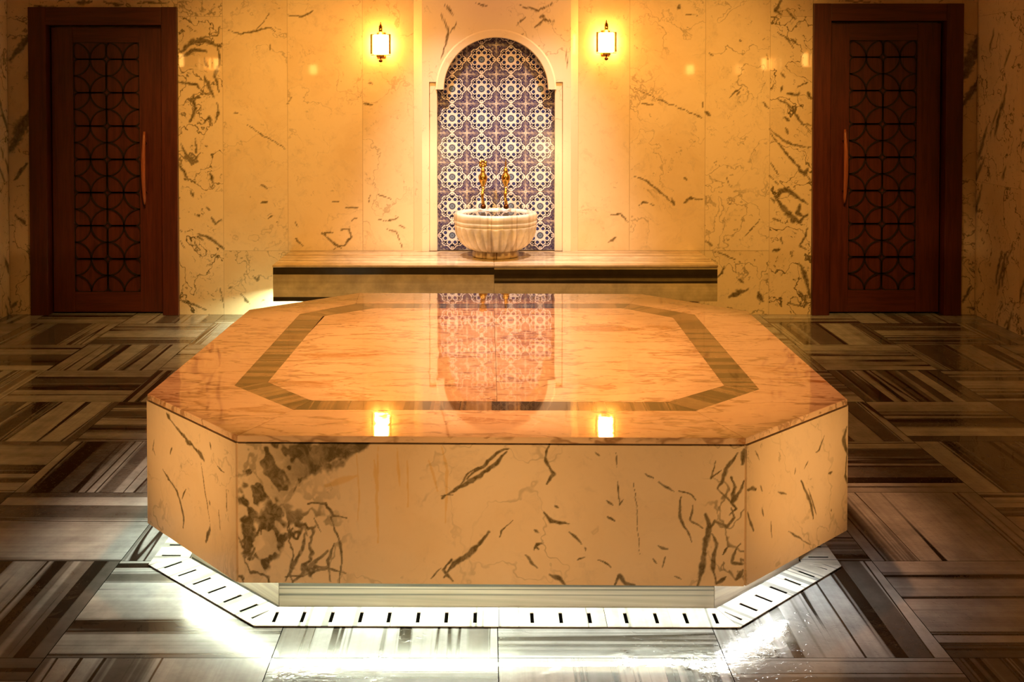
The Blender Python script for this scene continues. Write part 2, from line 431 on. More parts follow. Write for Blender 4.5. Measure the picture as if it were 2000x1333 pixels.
# ---- end wall, marble slabs with fine joints
W = lambda *p, w=3: ([px2wall(*q) for q in p], w * 0.00172)
VEINS = [
 W((362,48),(385,64),w=3), W((350,102),(372,84),(398,78),(432,92),w=10), W((352,112),(378,98),(405,100),w=7), W((392,72),(425,70),(428,50),w=3),
 W((346,160),(364,163),(384,165),(396,180),w=5), W((400,148),(408,170),(418,190),w=6), W((405,132),(398,112),w=4), W((378,188),(382,212),(372,238),w=7),
 W((398,240),(408,230),(414,246),w=6), W((352,282),(366,304),(378,314),(392,300),w=4), W((380,268),(384,298),w=4), W((420,240),(426,220),(424,200),w=4),
 W((424,90),(430,120),(420,150),(428,180),w=5), W((347,320),(360,336),(366,352),w=5), W((411,338),(417,360),w=6), W((373,376),(378,384),w=5),
 W((386,420),(390,424),w=4), W((402,404),(412,412),w=4), W((412,425),(420,436),(432,430),w=5), W((386,458),(412,466),(437,486),w=5), W((384,462),(398,470),w=4),
 W((348,450),(366,455),w=2), W((352,470),(362,485),w=2), W((380,470),(386,484),w=3), W((348,585),(376,595),(402,606),w=4), W((430,560),(438,600),w=2),
 W((445,58),(470,67),(500,60),(530,55),(538,62),w=3), W((500,60),(515,42),(526,26),w=2), W((562,30),(590,34),(612,20),w=4), W((528,88),(527,98),w=2),
 W((457,220),(468,222),w=2.5), W((482,243),(510,262),(560,292),w=2), W((508,360),(523,371),w=3), W((508,396),(522,394),w=3), W((524,428),(534,421),w=2.5), W((541,434),w=2),
 W((570,190),(560,205),w=2), W((629,454),(640,464),(656,478),(668,486),w=4), W((628,456),(650,454),w=3), W((666,448),(682,446),(686,462),(674,478),(652,486),w=4), W((575,432),(582,444),w=2.5),
 W((576,462),(592,482),w=3), W((676,405),(700,408),w=3), W((650,395),(662,395),w=2.5), W((700,425),(686,432),w=2), W((720,162),(729,165),w=3), W((710,203),(728,206),w=5), W((740,380),(764,390),w=2.5),
 W((768,420),(778,426),(764,432),(740,430),w=2.5), W((752,446),(772,452),(782,470),(786,486),w=2.5), W((775,438),(794,446),w=2.5), W((724,380),(722,398),w=2),
 W((495,538),(503,550),(508,538),w=4), W((470,573),(480,588),(488,594),w=4), W((512,588),(518,584),w=3), W((448,563),(456,562),w=3), W((472,504),(474,506),w=3),
 W((1238,344),(1262,354),(1286,372),(1304,388),(1317,402),w=3.5), W((1312,388),(1318,402),w=5), W((1336,396),(1348,388),(1374,390),w=4), W((1336,346),(1342,352),w=4), W((1246,402),(1256,394),(1278,402),w=3),
 W((1192,420),(1214,420),(1228,434),w=2.5), W((1188,475),(1204,463),w=3), W((1120,90),w=2), W((1370,200),(1374,208),w=2.5), W((1378,218),(1386,226),w=5), W((1425,190),(1436,180),(1448,172),w=3.5), W((1440,185),(1446,178),w=3),
 W((1490,200),(1502,212),w=4), W((1444,76),(1447,82),w=3.5), W((1384,104),(1396,110),w=3), W((1326,6),(1324,18),w=5), W((1340,28),(1362,32),w=3), W((1252,172),(1253,172),w=3), W((1254,202),(1276,206),w=3), W((1235,170),(1300,200),(1376,232),w=2),
 W((1418,345),(1424,362),w=2.5), W((1415,520),(1410,534),(1402,542),w=3.5), W((1396,492),(1420,500),(1436,508),w=3), W((1378,470),(1392,482),w=4), W((1455,462),(1470,446),(1484,428),w=2), W((1420,395),(1430,402),w=2.5), W((1425,580),(1460,566),w=9), W((1480,570),(1490,590),w=8), W((1440,545),(1452,552),w=5), W((1535,590),(1570,600),w=3),
 W((1526,2),(1516,20),(1526,28),w=9), W((1538,20),(1548,34),(1556,38),w=5), W((1520,62),(1536,74),(1552,94),w=3), W((1548,78),(1558,84),w=6), W((1526,142),(1532,152),w=4), W((1528,170),(1524,180),w=4), W((1538,182),(1556,186),(1562,180),w=6),
 W((1560,168),(1578,162),w=4), W((1578,180),(1582,192),w=5), W((1520,194),(1542,206),(1552,222),(1568,242),(1584,258),w=4), W((1531,228),(1541,238),w=4), W((1534,250),(1540,262),w=7), W((1505,254),(1528,274),(1550,284),(1584,290),w=4),
 W((1505,262),(1534,296),(1556,322),(1584,352),w=4), W((1560,230),(1566,242),(1584,244),w=4), W((1516,392),(1522,374),(1538,370),(1556,384),(1578,398),w=8), W((1514,384),(1528,404),(1546,424),(1560,434),(1576,420),w=9), W((1562,398),(1558,418),(1572,424),w=7), W((1545,430),(1552,436),w=8),
 W((1510,428),(1522,432),w=4), W((1578,446),(1564,480),(1580,492),w=4), W((1510,490),(1524,486),w=6), W((1524,462),(1528,476),w=3), W((1542,492),(1546,502),w=3), W((1562,515),(1574,545),(1582,582),w=7), W((1560,570),(1572,584),w=6), W((1505,385),(1512,396),w=3),
 W((1560,330),(1572,342),(1578,330),w=6), W((1546,312),(1560,326),w=4), W((1510,350),(1520,362),w=2), W((1500,340),(1508,350),w=2), W((1506,318),(1520,342),w=2.5),
 W((62,60),(40,90),(20,118),w=12), W((58,222),(42,250),(22,292),w=22), W((52,320),(28,352),w=8), W((30,420),(52,440),w=6), W((34,590),(24,600),w=8), W((60,10),(120,18),w=5), W((1884,150),(1900,105),(1914,70),w=26), W((1880,206),(1896,180),(1910,160),w=12), W((1880,590),(1896,560),w=7), W((1890,600),(1908,606),w=6),
 W((150,6),(178,2),w=8), W((205,4),(240,10),w=5), W((270,6),(330,4),w=4), W((1640,2),(1700,4),w=3),
]
def wall_slab(mb, x0, x1, z0, z1, dens, seed, step=0.008, y=None):
    y = YB if y is None else y
    g = 0.0011
    x0 += g; x1 -= g; z0 += g; z1 -= g
    zt = 2.16
    for (a, b_, st) in ((z0, min(z1, zt), step), (max(z0, zt), z1, 0.1)):
        if b_ - a < 0.005: continue
        nx = max(1, int((x1 - x0) / st)); nz = max(1, int((b_ - a) / st))
        V, F, s, t = grid((x0, y, a), (x1 - x0, 0, 0), (0, 0, b_ - a), nx, nz)
        vn = strokes(V[:, 0], V[:, 2], VEINS)
        dn = dens * (0.6 + 0.8 * fbm(V[:, 0] * 3, V[:, 2] * 3, 5))
        mb.add(V, F, vein=vn, dens=dn, seed=np.array([seed * 3.1, 0.0, seed * 1.7]))
wb = MB()
DL = (-3.056, -2.066, 2.064); DR = (2.178, 3.176, 2.088)
segs = [(-1.767, -1.334, .1), (-1.334, -.832, .1), (-.832, -.49, .1), (.611, .956, .1), (.956, 1.462, .2), (1.462, 1.895, .35)]
for k, (a, b_, d) in enumerate(segs):
    wall_slab(wb, a, b_, 0, .432, d + .25, 30 + k); wall_slab(wb, a, b_, .432, ZC, d, k)
wall_slab(wb, DL[1], -1.767, 0, 2.003, .95, 11); wall_slab(wb, DL[1], -1.767, 2.003, ZC, .5, 12)
wall_slab(wb, 1.895, DR[0], 0, 2.003, 1.05, 13); wall_slab(wb, 1.895, DR[0], 2.003, ZC, 1.0, 14)
wall_slab(wb, DL[0], DL[1], DL[2], ZC, .8, 15); wall_slab(wb, DR[0], DR[1], DR[2], ZC, .6, 16)
wall_slab(wb, XL, DL[0], 0, ZC, .8, 17); wall_slab(wb, DR[1], XR, 0, ZC, .7, 18)
wall_slab(wb, -.49, .611, 0, .432, .1, 19, 0.05)
wall = wb.build('wall_back', M['wall']); struct(wall)
bk = MB()
for a, b_ in ((XL - .1, DL[0]), (DL[1], -.49), (.611, DR[0]), (DR[1], XR + .1)):
    bk.box((a, YB + 0.002, 0), (b_, YB + 0.25, ZC))
bk.box((DL[0], YB + .002, DL[2]), (DL[1], YB + .25, ZC)); bk.box((DR[0], YB + .002, DR[2]), (DR[1], YB + .25, ZC))
bk.box((-.49, YB + .06, 0), (.611, YB + .25, ZC))
bk.box((DL[0], YB + .14, 0), (DL[1], YB + .25, DL[2])); bk.box((DR[0], YB + .14, 0), (DR[1], YB + .25, DR[2]))
bk.build('backing', M['joint'], wall)

# ---- side walls, wall behind the camera, ceiling
def sidewall(name, x, sgn, seed):
    mb = MB(); y = YB; k = 0
    while y > YF + .05:
        y0 = max(y - .62, YF)
        for z0, z1 in ((0, .9), (.9, 2.003), (2.003, ZC)):
            V, F, s, t = grid((x, y - .0011, z0 + .0011), (0, -(y - y0) + .0022, 0), (0, 0, z1 - z0 - .0022), 30, 40)
            lst = []
            r = random.Random(seed + k)
            for q in range(7):
                a = r.uniform(y0, y); c = r.uniform(z0, z1); L = r.uniform(.1, .35)
                lst.append(([(a, c), (a + L * .35, c - L * .6), (a + L * .5, c - L)], r.uniform(.004, .016)))
            vn = strokes(V[:, 1], V[:, 2], lst, warp=.03, wf=9)
            mb.add(V, F, vein=vn, dens=.9, seed=np.array([seed + k * 2.3, k * 1.1, 0.0])); k += 1
        y = y0
    o = mb.build(name, M['wall']); struct(o)
    b2 = MB(); b2.box((min(x + sgn * .002, x + sgn * .12), YF - .1, 0), (max(x + sgn * .002, x + sgn * .12), YB + .2, ZC)); b2.build('backing', M['joint'], o)
    return o
sidewall('wall_left', XL, -1, 40); sidewall('wall_right', XR, 1, 80)
mb = MB(); mb.box((XL, YF - .1, 0), (XR, YF, ZC), dens=.5, vein=0, seed=np.array([3., 4., 5.])); struct(mb.build('wall_front', M['wall']))
mb = MB(); mb.box((XL - .1, YF - .1, ZC), (XR + .1, YB + .25, ZC + .1)); struct(mb.build('ceiling', M['plaster']))

# ================================================================= NICHE
ncx = 0.061
niche = thing('wall_niche', 'round-arched wall niche in a marble surround, lined with blue and white patterned tiles', 'niche', (0, 0, 0))
YN = YB - 0.03
def poly_face(name, outer, hole, y, mat, parent, **at):
    bm = bmesh.new()
    def loop(pts):
        vs = [bm.verts.new((x, y, z)) for x, z in pts]
        return [bm.edges.new((vs[i], vs[(i + 1) % len(vs)])) for i in range(len(vs))]
    e = loop(outer) + (loop(hole) if hole else [])
    bmesh.ops.triangle_fill(bm, edges=e, use_beauty=True, use_dissolve=False)
    me = bpy.data.meshes.new(name); bm.to_mesh(me); bm.free()
    n = len(me.vertices)
    co = np.zeros(n * 3); me.vertices.foreach_get('co', co); V = co.reshape(-1, 3)
    F = [tuple(p.vertices) for p in me.polygons]
    bpy.data.meshes.remove(me)
    return V, F
sb = MB()
R_o, R_i, zs = 0.402, 0.346, 1.515
# front face of the surround as vertical strips following the arch, finely gridded so that placed veins show
def arch_top(x):   # height of the opening at x
    dx = abs(x - ncx)
    if dx < R_o: zt = zs + math.sqrt(max(0, R_o ** 2 - dx ** 2))
    else: zt = 0
    if dx < 0.446: zt = max(zt, 1.565)
    return zt
xs = sorted(set([round(-.432 + .008 * k, 4) for k in range(0, 125) if -.432 + .008 * k < .56] + [.56, ncx - .446, ncx - .4459, ncx + .446, ncx + .4459, ncx - R_o, ncx + R_o] + [ncx + R_o * math.cos(a * PI / 48) for a in range(49)]))
zlev = 36
V = []; F = []
for x in xs:
    xin = abs(x - ncx) < 0.446
    zb = arch_top(x) if xin else 0.432
    for k in range(zlev + 1):
        t = k / zlev
        V.append((x, YN, zb + (2.25 - zb) * t))
    V.append((x, YN, ZC))
n1 = zlev + 2
for i in range(len(xs) - 1):
    if abs(abs(xs[i] - ncx) - .446) < .0002 and abs(abs(xs[i + 1] - ncx) - .446) < .0002: continue
    for k in range(n1 - 1): F.append((i * n1 + k, (i + 1) * n1 + k, (i + 1) * n1 + k + 1, i * n1 + k + 1))
V = np.array(V)
NV = [W((862,28),(876,58),(872,86),(862,112),w=4), W((880,62),(892,46),w=3), W((1008,50),(1026,36),w=3), W((1046,54),(1060,40),(1082,42),w=5), W((1054,36),(1064,30),w=5), W((1012,72),(1024,66),w=2.5), W((1104,98),(1108,124),w=3), W((870,10),(884,30),w=4), W((1010,10),(1050,22),(1080,6),w=3), W((930,6),(950,12),w=3)]
vn = strokes(V[:, 0], V[:, 2], NV)
sb.add(V, F, vein=vn, dens=.25, seed=np.array([9., 2., 4.]))
# reveal of the opening (thickness of the surround)
rv = [(ncx - .446, .432), (ncx - .446, 1.565), (ncx - math.sqrt(R_o ** 2 - .05 ** 2), 1.565)]
a0 = math.asin(.05 / R_o)
rv += [(ncx - R_o * math.cos(a0 + (PI - 2 * a0) * k / 40), zs + R_o * math.sin(a0 + (PI - 2 * a0) * k / 40)) for k in range(1, 41)]
rv += [(ncx + .446, 1.565), (ncx + .446, .432)]
V = [(x, YN, z) for x, z in rv] + [(x, YB + .05, z) for x, z in rv]; n = len(rv)
sb.add(V, [(i, i + 1, n + i + 1, n + i) for i in range(n - 1)], vein=0, dens=0, seed=np.array([1., 1., 1.]))
# chamfered returns to the wall
for xa, xb in ((-.49, -.432), (.611, .56)):
    V, F, s, t = grid((xa, YB, .432), (xb - xa, YN - YB, 0), (0, 0, ZC - .432), 2, 40)
    sb.add(V, F, vein=0, dens=.1, seed=np.array([xa * 9, 2., 3.]))
sb.build('surround', M['trim'], niche)
for sx in (-1, 1):
    jb = MB(); xi, xo = ncx + sx * .393, ncx + sx * .4465
    jb.box((min(xi, xo), YN + .014, .432), (max(xi, xo), YB + .05, 1.566), vein=0, dens=.15, seed=np.array([sx * 3., 1., 2.]))
    jb.build('jamb', M['trim'], niche, bevel=.002)
ar = MB(); K = 56; prof = [(R_i, YB + .05), (R_i, YN - .004), (R_i + .004, YN - .008), (R_i + .046, YN - .008), (R_o, YN - .001), (R_o, YN + .02)]
V = []; F = []
for k in range(K + 1):
    a = PI * k / K
    for r, y in prof: V.append((ncx + r * math.cos(a), y, zs + r * math.sin(a)))
# small straight foot under the springing
npf = len(prof)
for k in range(K):
    for q in range(npf - 1): F.append((k * npf + q, k * npf + q + 1, (k + 1) * npf + q + 1, (k + 1) * npf + q))
F.append(tuple(range(npf))); F.append(tuple(K * npf + q for q in range(npf))[::-1])
ar.add(V, F, vein=0, dens=.02, seed=np.array([4., 4., 4.]))
ar.build('arch_moulding', M['trim'], niche)
# tiles: one 20 cm tile pattern computed on a fine grid
TS = 0.1975; NT = 72
def tile_pattern(x, y):
    """x, y in -1..1 -> colour index field (RGB)"""
    r = np.hypot(x, y); a = np.arctan2(y, x)
    white = np.array([0.84, 0.80, 0.82]); navy = np.array([0.018, 0.022, 0.09]); plum = np.array([0.05, 0.03, 0.09]); slate = np.array([0.10, 0.14, 0.22]); blue = np.array([0.04, 0.06, 0.26])
    n = x.size; col = np.tile(plum, (n, 1))
    def put(mask, c): col[mask] = c
    # corner scrollwork: pale specks on plum
    sp = (np.sin(x * 40 + 2.2 * np.sin(y * 17)) * np.sin(y * 40 + 2.2 * np.sin(x * 17)))
    put(sp > 0.36, white * 0.50)
    put(sp < -0.62, blue)
    # corner cross
    cx, cy = 1 - np.abs(x), 1 - np.abs(y)
    put((np.minimum(cx, cy) < .028) & (np.maximum(cx, cy) < .55), white * .55)
    put((cx + cy) < 0.15, white * .95)
    put((np.minimum(cx, cy) < .05) & (np.maximum(cx, cy) < .24), white * .8)
    # lobed outline: eight lobes
    seg = PI / 4
    am = (a + seg / 2) % seg - seg / 2            # folded about the axes and diagonals
    am2 = a % seg - seg / 2                       # folded about the directions between
    lob = 0.80 + 0.070 * np.cos(8 * a) + 0.035 * np.cos(4 * a)
    put(r < lob + 0.125, navy)
    put(r < lob + 0.080, white)
    put(r < lob + 0.005, navy * 1.5)
    put(r < lob - 0.050, white)
    # leaves in the lobes
    for sg in (-1, 1):
        lx_, ly_ = r * np.cos(am - sg * .17) - .755, r * np.sin(am - sg * .17)
        put((lx_ / .085) ** 2 + (ly_ / .045) ** 2 < 1, navy)
    # dark stars on the axes and diagonals
    dxs = r * np.cos(am) - 0.655; dys = r * np.sin(am)
    put((np.sqrt(np.abs(dxs)) + np.sqrt(np.abs(dys))) < 0.50, navy * .4)
    # eight dots
    d = np.hypot(r * np.cos(am2) - 0.50, r * np.sin(am2))
    put(d < 0.122, navy); put(d < 0.075, blue * .8)
    # thin star around the medallion
    put(np.abs(r - (0.32 + 0.04 * np.cos(8 * a))) < 0.014, white * .55)
    put(r < 0.225, navy); put(r < 0.19, slate)
    put(np.abs(r - .10) < .018, slate * 2.2)
    # tips joining the tiles on the axes
    for p, q in ((x, y), (y, x)):
        put((np.abs(p) > .84) & (np.abs(np.abs(q) - (1 - np.abs(p)) * .45 - .02) < .045), white)
        put((np.abs(p) > .90) & (np.abs(q) < (np.abs(p) - .86) * .5), white)
    put((cx < .010) | (cy < .010), np.array([.30, .26, .24]))
    return col
uu, vv_ = np.meshgrid((np.arange(NT * 2 + 1) / (NT) - 1), (np.arange(NT * 2 + 1) / (NT) - 1))
pc = tile_pattern(uu.ravel(), vv_.ravel())
tx0, tx1, tz0, tz1 = ncx - .42, ncx + .42, .432, 1.95
tb_x = ncx + 0.002
NTC = NT // 1
nxt = int(round(4.3 * 72)); 
step = TS / 72
gx = np.arange(-155, 156); gz = np.arange(0, int(1.50 / step))
GX, GZ = np.meshgrid(gx, gz)
px_ = GX.ravel() * step; pz = GZ.ravel() * step
lx = ((px_ / TS) % 1.0) * 2 - 1; lz = ((pz / TS) % 1.0) * 2 - 1
cols = tile_pattern(lx, lz)
inside = (np.abs(px_) < .43)
V = np.stack([px_ + tb_x, np.full(px_.size, YB + .028), pz + .4325], 1)
ncol = len(gx)
F = [(j * ncol + i, j * ncol + i + 1, (j + 1) * ncol + i + 1, (j + 1) * ncol + i) for j in range(len(gz) - 1) for i in range(ncol - 1)]
m, nt, b = new_mat('patterned_glazed_tile')
nt.links.new(attr(nt, 'tile_colour').outputs['Color'], b.inputs['Base Color']); b.inputs['Roughness'].default_value = 0.12
M['tile'] = m
tp = obj('tile_panel', V, F, M['tile'], niche, {'tile_colour': cols})

# ================================================================= DOORS
def door(name, x0, x1, zt, leaf, lat, hx, hz, handle_side, label):
    d = thing(name, label, 'door'); d['kind'] = 'structure'
    fr = MB(); yf, yb = YB - .03, YB + .13; jw = .115
    lx0, lx1, lz1 = leaf
    fr.box((x0, yf, 0), (lx0 - .012, yb, zt)); fr.box((lx1 + .012, yf, 0), (x1, yb, zt))
    f1 = fr.build('door_frame', M['wood'], d, bevel=.003)
    hd = MB(); hd.box((lx0 - .012, yf + .001, lz1 + .012), (lx1 + .012, yb, zt - .001)); hd.build('door_head', M['woodh'], d, bevel=.003)
    # leaf: stiles, rails and a sunk panel
    yl = YB + .035
    a0_, a1_, b0_, b1_ = lat
    st = MB()
    st.box((lx0, yl, .012), (a0_, yl + .04, lz1)); st.box((a1_, yl, .012), (lx1, yl + .04, lz1))
    lf = st.build('door_leaf', M['wood'], d, bevel=.002)
    rl = MB(); rl.box((a0_, yl + .001, .012), (a1_, yl + .04, b0_)); rl.box((a0_, yl + .001, b1_), (a1_, yl + .04, lz1)); rl.build('rail', M['woodh'], lf, bevel=.002)
    pn = MB(); pn.box((a0_, yl + .012, b0_), (a1_, yl + .03, b1_)); pn.build('panel', M['wood'], lf)
    # lattice of linked circles and rounded squares
    lt = MB(); W_ = a1_ - a0_; c = W_ / 2; R = c / 2 * .985; Hh = b1_ - b0_; ch = Hh / 7.5
    hw = .0042; y0_, y1_ = yl + .002, yl + .0125
    def ribbon(pts, closed=False):
        n = len(pts); L = []; 
        for i, (px, pz) in enumerate(pts):
            if closed: p0, p1 = pts[i - 1], pts[(i + 1) % n]
            else: p0, p1 = pts[max(i - 1, 0)], pts[min(i + 1, n - 1)]
            dx, dz = p1[0] - p0[0], p1[1] - p0[1]; l = math.hypot(dx, dz) or 1
            nx, nz = -dz / l * hw, dx / l * hw
            L.append(((px + nx, pz + nz), (px - nx, pz - nz)))
        V = []; F = []
        for (p, q) in L:
            V += [(p[0], y0_, p[1]), (q[0], y0_, q[1]), (q[0], y1_, q[1]), (p[0], y1_, p[1])]
        for i in range(n if closed else n - 1):
            a = i * 4; b_ = ((i + 1) % n) * 4
            for k in range(4): F.append((a + k, a + (k + 1) % 4, b_ + (k + 1) % 4, b_ + k))
        lt.add(V, F)
    def arc(cx, cz, r, a, b_, n=20): ribbon([(cx + r * math.cos(a + (b_ - a) * k / n), cz + r * math.sin(a + (b_ - a) * k / n) * ch / c) for k in range(n + 1)])
    cols_ = [a0_, a0_ + c, a1_]
    rows = [b0_ + ch * k for k in range(8)]
    R = c / 2
    for ci, cxx in enumerate(cols_):
        for ri, cz in enumerate(rows):
            lo, hi = 0, 2 * PI
            if ci == 0: lo, hi = -PI / 2, PI / 2
            if ci == 2: lo, hi = PI / 2, 3 * PI / 2
            if ri == 0:
                if ci == 0: lo, hi = 0, PI / 2
                elif ci == 2: lo, hi = PI / 2, PI
                else: lo, hi = 0, PI
            arc(cxx, cz, R, lo, hi, 28)
    # rounded squares
    for ci in range(2):
        for ri in range(8):
            zb, zt_ = rows[ri], (rows[ri + 1] if ri < 7 else b1_)
            xa, xb = cols_[ci] + hw * .3, cols_[ci + 1] - hw * .3; rr = .034; pts = []
            if ri == 7: zt_ = b1_
            for (qx, qz, s0) in ((xb - rr, zb + rr, -PI / 2), (xb - rr, zt_ - rr, 0), (xa + rr, zt_ - rr, PI / 2), (xa + rr, zb + rr, PI)):
                for k in range(6): pts.append((qx + rr * math.cos(s0 + PI / 2 * k / 5), qz + rr * math.sin(s0 + PI / 2 * k / 5)))
            ribbon(pts, True)
    lt.build('lattice', M['lattice'], lf)
    # bow handle on two standoffs
    hb = MB(); pts = []; rad = []
    for k in range(17):
        t = k / 16; bow = math.sin(PI * t)
        pts.append((hx, yl - .030 - .030 * bow, hz[0] + (hz[1] - hz[0]) * t)); rad.append(.007 + .008 * bow ** .6)
    hb.tube(pts, rad, 12)
    hnd = hb.build('door_handle', M['handle'], lf, smoothf=True)
    for q in (.16, .84):
        so = MB(); zz = hz[0] + (hz[1] - hz[0]) * q
        so.tube([(hx, yl + .001, zz), (hx, yl - .035, zz)], .008, 10)
        so.build('standoff', M['bronze'], lf, smoothf=True)
    return d
door('door_1', DL[0], DL[1], DL[2], (-2.925, -2.182, 1.932), (-2.782, -2.337, .147, 1.831), -2.296, (.742, 1.232), 1,
     'dark mahogany door left of the basin, circle lattice panel, wooden bow handle on its right')
door('door_2', DR[0], DR[1], DR[2], (2.305, 3.050, 1.960), (2.437, 2.893, .160, 1.846), 2.400, (.752, 1.248), -1,
     'dark mahogany door right of the basin, circle lattice panel, wooden bow handle on its left')

# ================================================================= BENCH
bench = thing('marble_bench', 'long low floating marble bench with banded front, under the tiled niche', 'bench')
BX0, BX1, BY = -1.318, 1.421, 6.737
zb1 = .432
def slab_box(name, a, b_, mat, parent, sd, across=2, bevel=.003, dark=None, sub=1):
    mb = MB(); x0, y0, z0 = a; x1, y1, z1 = b_
    mb.box(a, b_)
    V = np.array(mb.V)
    al = 1 if across == 0 else 0
    st = np.stack([V[:, across] + (V[:, 1] * .0), V[:, al], np.full(len(V), sd)], 1)
    mb.A['st'] = list(st)
    if dark is not None: mb.A['dark'] = list(np.full(len(V), dark))
    return mb.build(name, mat, parent, bevel=bevel)
for xa, xb, sd in ((BX0 - .003, .0445, 3.3), (.0455, BX1 + .003, 5.1)):
    mb = MB(); mb.box((xa, BY - .004, zb1 - .016), (xb, YB - .032, zb1))
    V = np.array(mb.V); mb.A['st'] = list(np.stack([V[:, 1], V[:, 0], np.full(len(V), 3.3)], 1))
    mb.build('bench_top', M['bench'], bench, bevel=.004)
for xa, xb in ((BX0, -.44), (.565, BX1)):     # top continues to the wall plane beside the surround
    mb = MB(); mb.box((xa, YB - .032, zb1 - .016), (xb, YB - .0005, zb1))
    V = np.array(mb.V); mb.A['st'] = list(np.stack([V[:, 1], V[:, 0], np.full(len(V), 3.3)], 1)); mb.build('bench_top', M['bench'], bench)
# front panels with their bands placed as in the stone
def front_panel(xa, xb, bands, sd):
    V, F, s, t = grid((xa, BY, .207), (xb - xa, 0, 0), (0, 0, .208), 8, 90)
    z = V[:, 2]; dk = np.zeros(len(V))
    for (c0, c1, d) in bands: dk = dk + d * sst(c0 - .004, c0 + .004, z) * (1 - sst(c1 - .004, c1 + .004, z))
    mb = MB(); mb.add(V, F, st=np.stack([z, V[:, 0], np.full(len(V), sd)], 1), dark=dk)
    V2, F2, _, _ = grid((xa, BY + .02, .207), (xb - xa, 0, 0), (0, 0, .208), 1, 1)
    mb.box((xa + .0005, BY + .0005, .2075), (xb - .0005, BY + .02, .4145), st=np.array([0., 0., sd]), dark=1.0)
    mb.build('front_panel', M['benchfront'], bench)
front_panel(BX0, .0445, [(.372, .42, 1.6), (.352, .358, 1.0), (.207, .235, 1.5), (.235, .357, -1.0), (.207, .214, 1.0)], 4.2)
front_panel(.0455, BX1, [(.318, .402, 1.7), (.352, .362, 1.5), (.207, .312, -1.2)], 8.4)
for xa, xb in ((BX0, BX0 + .02), (BX1 - .02, BX1)):
    slab_box('end_panel', (xa, BY + .021, .207), (xb, YB - .002, .4155), M['benchfront'], bench, 6.0, 2, 0)
mb = MB(); mb.box((BX0 + .021, BY + .021, .235), (BX1 - .021, YB - .002, .25)); mb.build('underside', M['plaster'], bench)
slab_box('plinth', (BX0 + .22, BY + .2, 0), (BX1 - .22, YB - .002, .2349), M['plinth'], bench, 2.0, 2, 0)
mb = MB(); mb.box((BX0 + .07, BY + .05, .222), (BX0 + .105, YB - .03, .2345)); mb.build('led_strip', M['led_bench'], bench)

# ================================================================= PLATFORM
OUT = [(-.608, 5.216), (-1.047, 4.811), (-1.078, 3.463), (-.697, 3.039), (.716, 3.016), (1.126, 3.405), (1.140, 4.783), (.734, 5.183)]
BO = [(-.594, 4.951), (-.808, 4.717), (-.825, 3.563), (-.585, 3.289), (.627, 3.276), (.879, 3.517), (.894, 4.701), (.648, 4.951)]
BI = [(-.497, 4.845), (-.701, 4.668), (-.724, 3.604), (-.547, 3.388), (.559, 3.371), (.776, 3.563), (.791, 4.636), (.603, 4.840)]
pc_ = Vector((0.03, 4.12))
ZT = .540
plat = thing('bathing_platform', 'large low octagonal marble bathing platform with a banded inlay, standing mid floor', 'platform', (pc_.x, pc_.y, 0))
def loc(V): V = np.array(V, dtype=float); V[:, 0] -= pc_.x; V[:, 1] -= pc_.y; return V
def lerp(a, b, t): return (a[0] + (b[0] - a[0]) * t, a[1] + (b[1] - a[1]) * t)
def inset(P, d):
    out = []; n = len(P)
    cx = sum(p[0] for p in P) / n; cy = sum(p[1] for p in P) / n
    for i in range(n):
        p0, p1, p2 = Vector(P[i - 1]), Vector(P[i]), Vector(P[(i + 1) % n])
        e1 = (p1 - p0).normalized(); e2 = (p2 - p1).normalized()
        n1 = Vector((-e1.y, e1.x)); n2 = Vector((-e2.y, e2.x))
        if n1.dot(Vector((cx, cy)) - p1) < 0: n1, n2 = -n1, -n2
        b_ = (n1 + n2).normalized(); k = d / max(.3, b_.dot(n1))
        out.append((p1.x + b_.x * k, p1.y + b_.y * k))
    return out
names8 = range(8)
def sweep_piece(name, P, Q, i, prof, mat, gap=.0006, ang=None, seed=0, striped=False, nseg=40):
    """piece between corners i and i+1; profile points = (fraction from P to Q, z)"""
    j = (i + 1) % 8
    A0, A1 = P[i], P[j]; B0, B1 = Q[i], Q[j]
    L = math.hypot(A1[0] - A0[0], A1[1] - A0[1]); e = gap / L
    V = []; F = []; n = len(prof)
    for k in range(nseg + 1):
        s = e + (1 - 2 * e) * k / nseg
        a = lerp(A0, A1, s); b_ = lerp(B0, B1, s)
        for f, z in prof: q = lerp(a, b_, f); V.append((q[0], q[1], z))
    for k in range(nseg):
        for q in range(n - 1): F.append((k * n + q, k * n + q + 1, (k + 1) * n + q + 1, (k + 1) * n + q))
    F.append(tuple(range(n))); F.append(tuple(nseg * n + q for q in range(n))[::-1])
    V = np.array(V); mb = MB()
    if striped:
        u = Vector((A1[0] - A0[0], A1[1] - A0[1])).normalized()
        ac = V[:, 0] * u.x + V[:, 1] * u.y; al = -V[:, 0] * u.y + V[:, 1] * u.x
        mb.add(loc(V), F, st=np.stack([ac, al, np.full(len(V), seed)], 1))
    else:
        mb.add(loc(V), F, vein=0, dens=.35 + .35 * ((seed * 7) % 1), seed=np.array([seed * 2.7, seed * 1.3, seed]))
    return mb.build(name, mat, plat)
w0 = .27
for i in range(8):
    prof = [(.75, ZT - .017), (0.0, ZT - .017), (0.0, ZT - .003), (.003, ZT - .001), (.010, ZT), (.25, ZT), (.5, ZT), (.75, ZT), (1.0, ZT), (1.0, ZT - .017)]
    sweep_piece('cap_slab', OUT, BO, i, prof, M['top'], seed=i + .37)
    sweep_piece('inlay_strip', BO, BI, i, [(.004, ZT - .017), (.004, ZT - .0003), (.996, ZT - .0003), (.996, ZT - .017)], M['band'], seed=i * 3.1 + 1, striped=True)
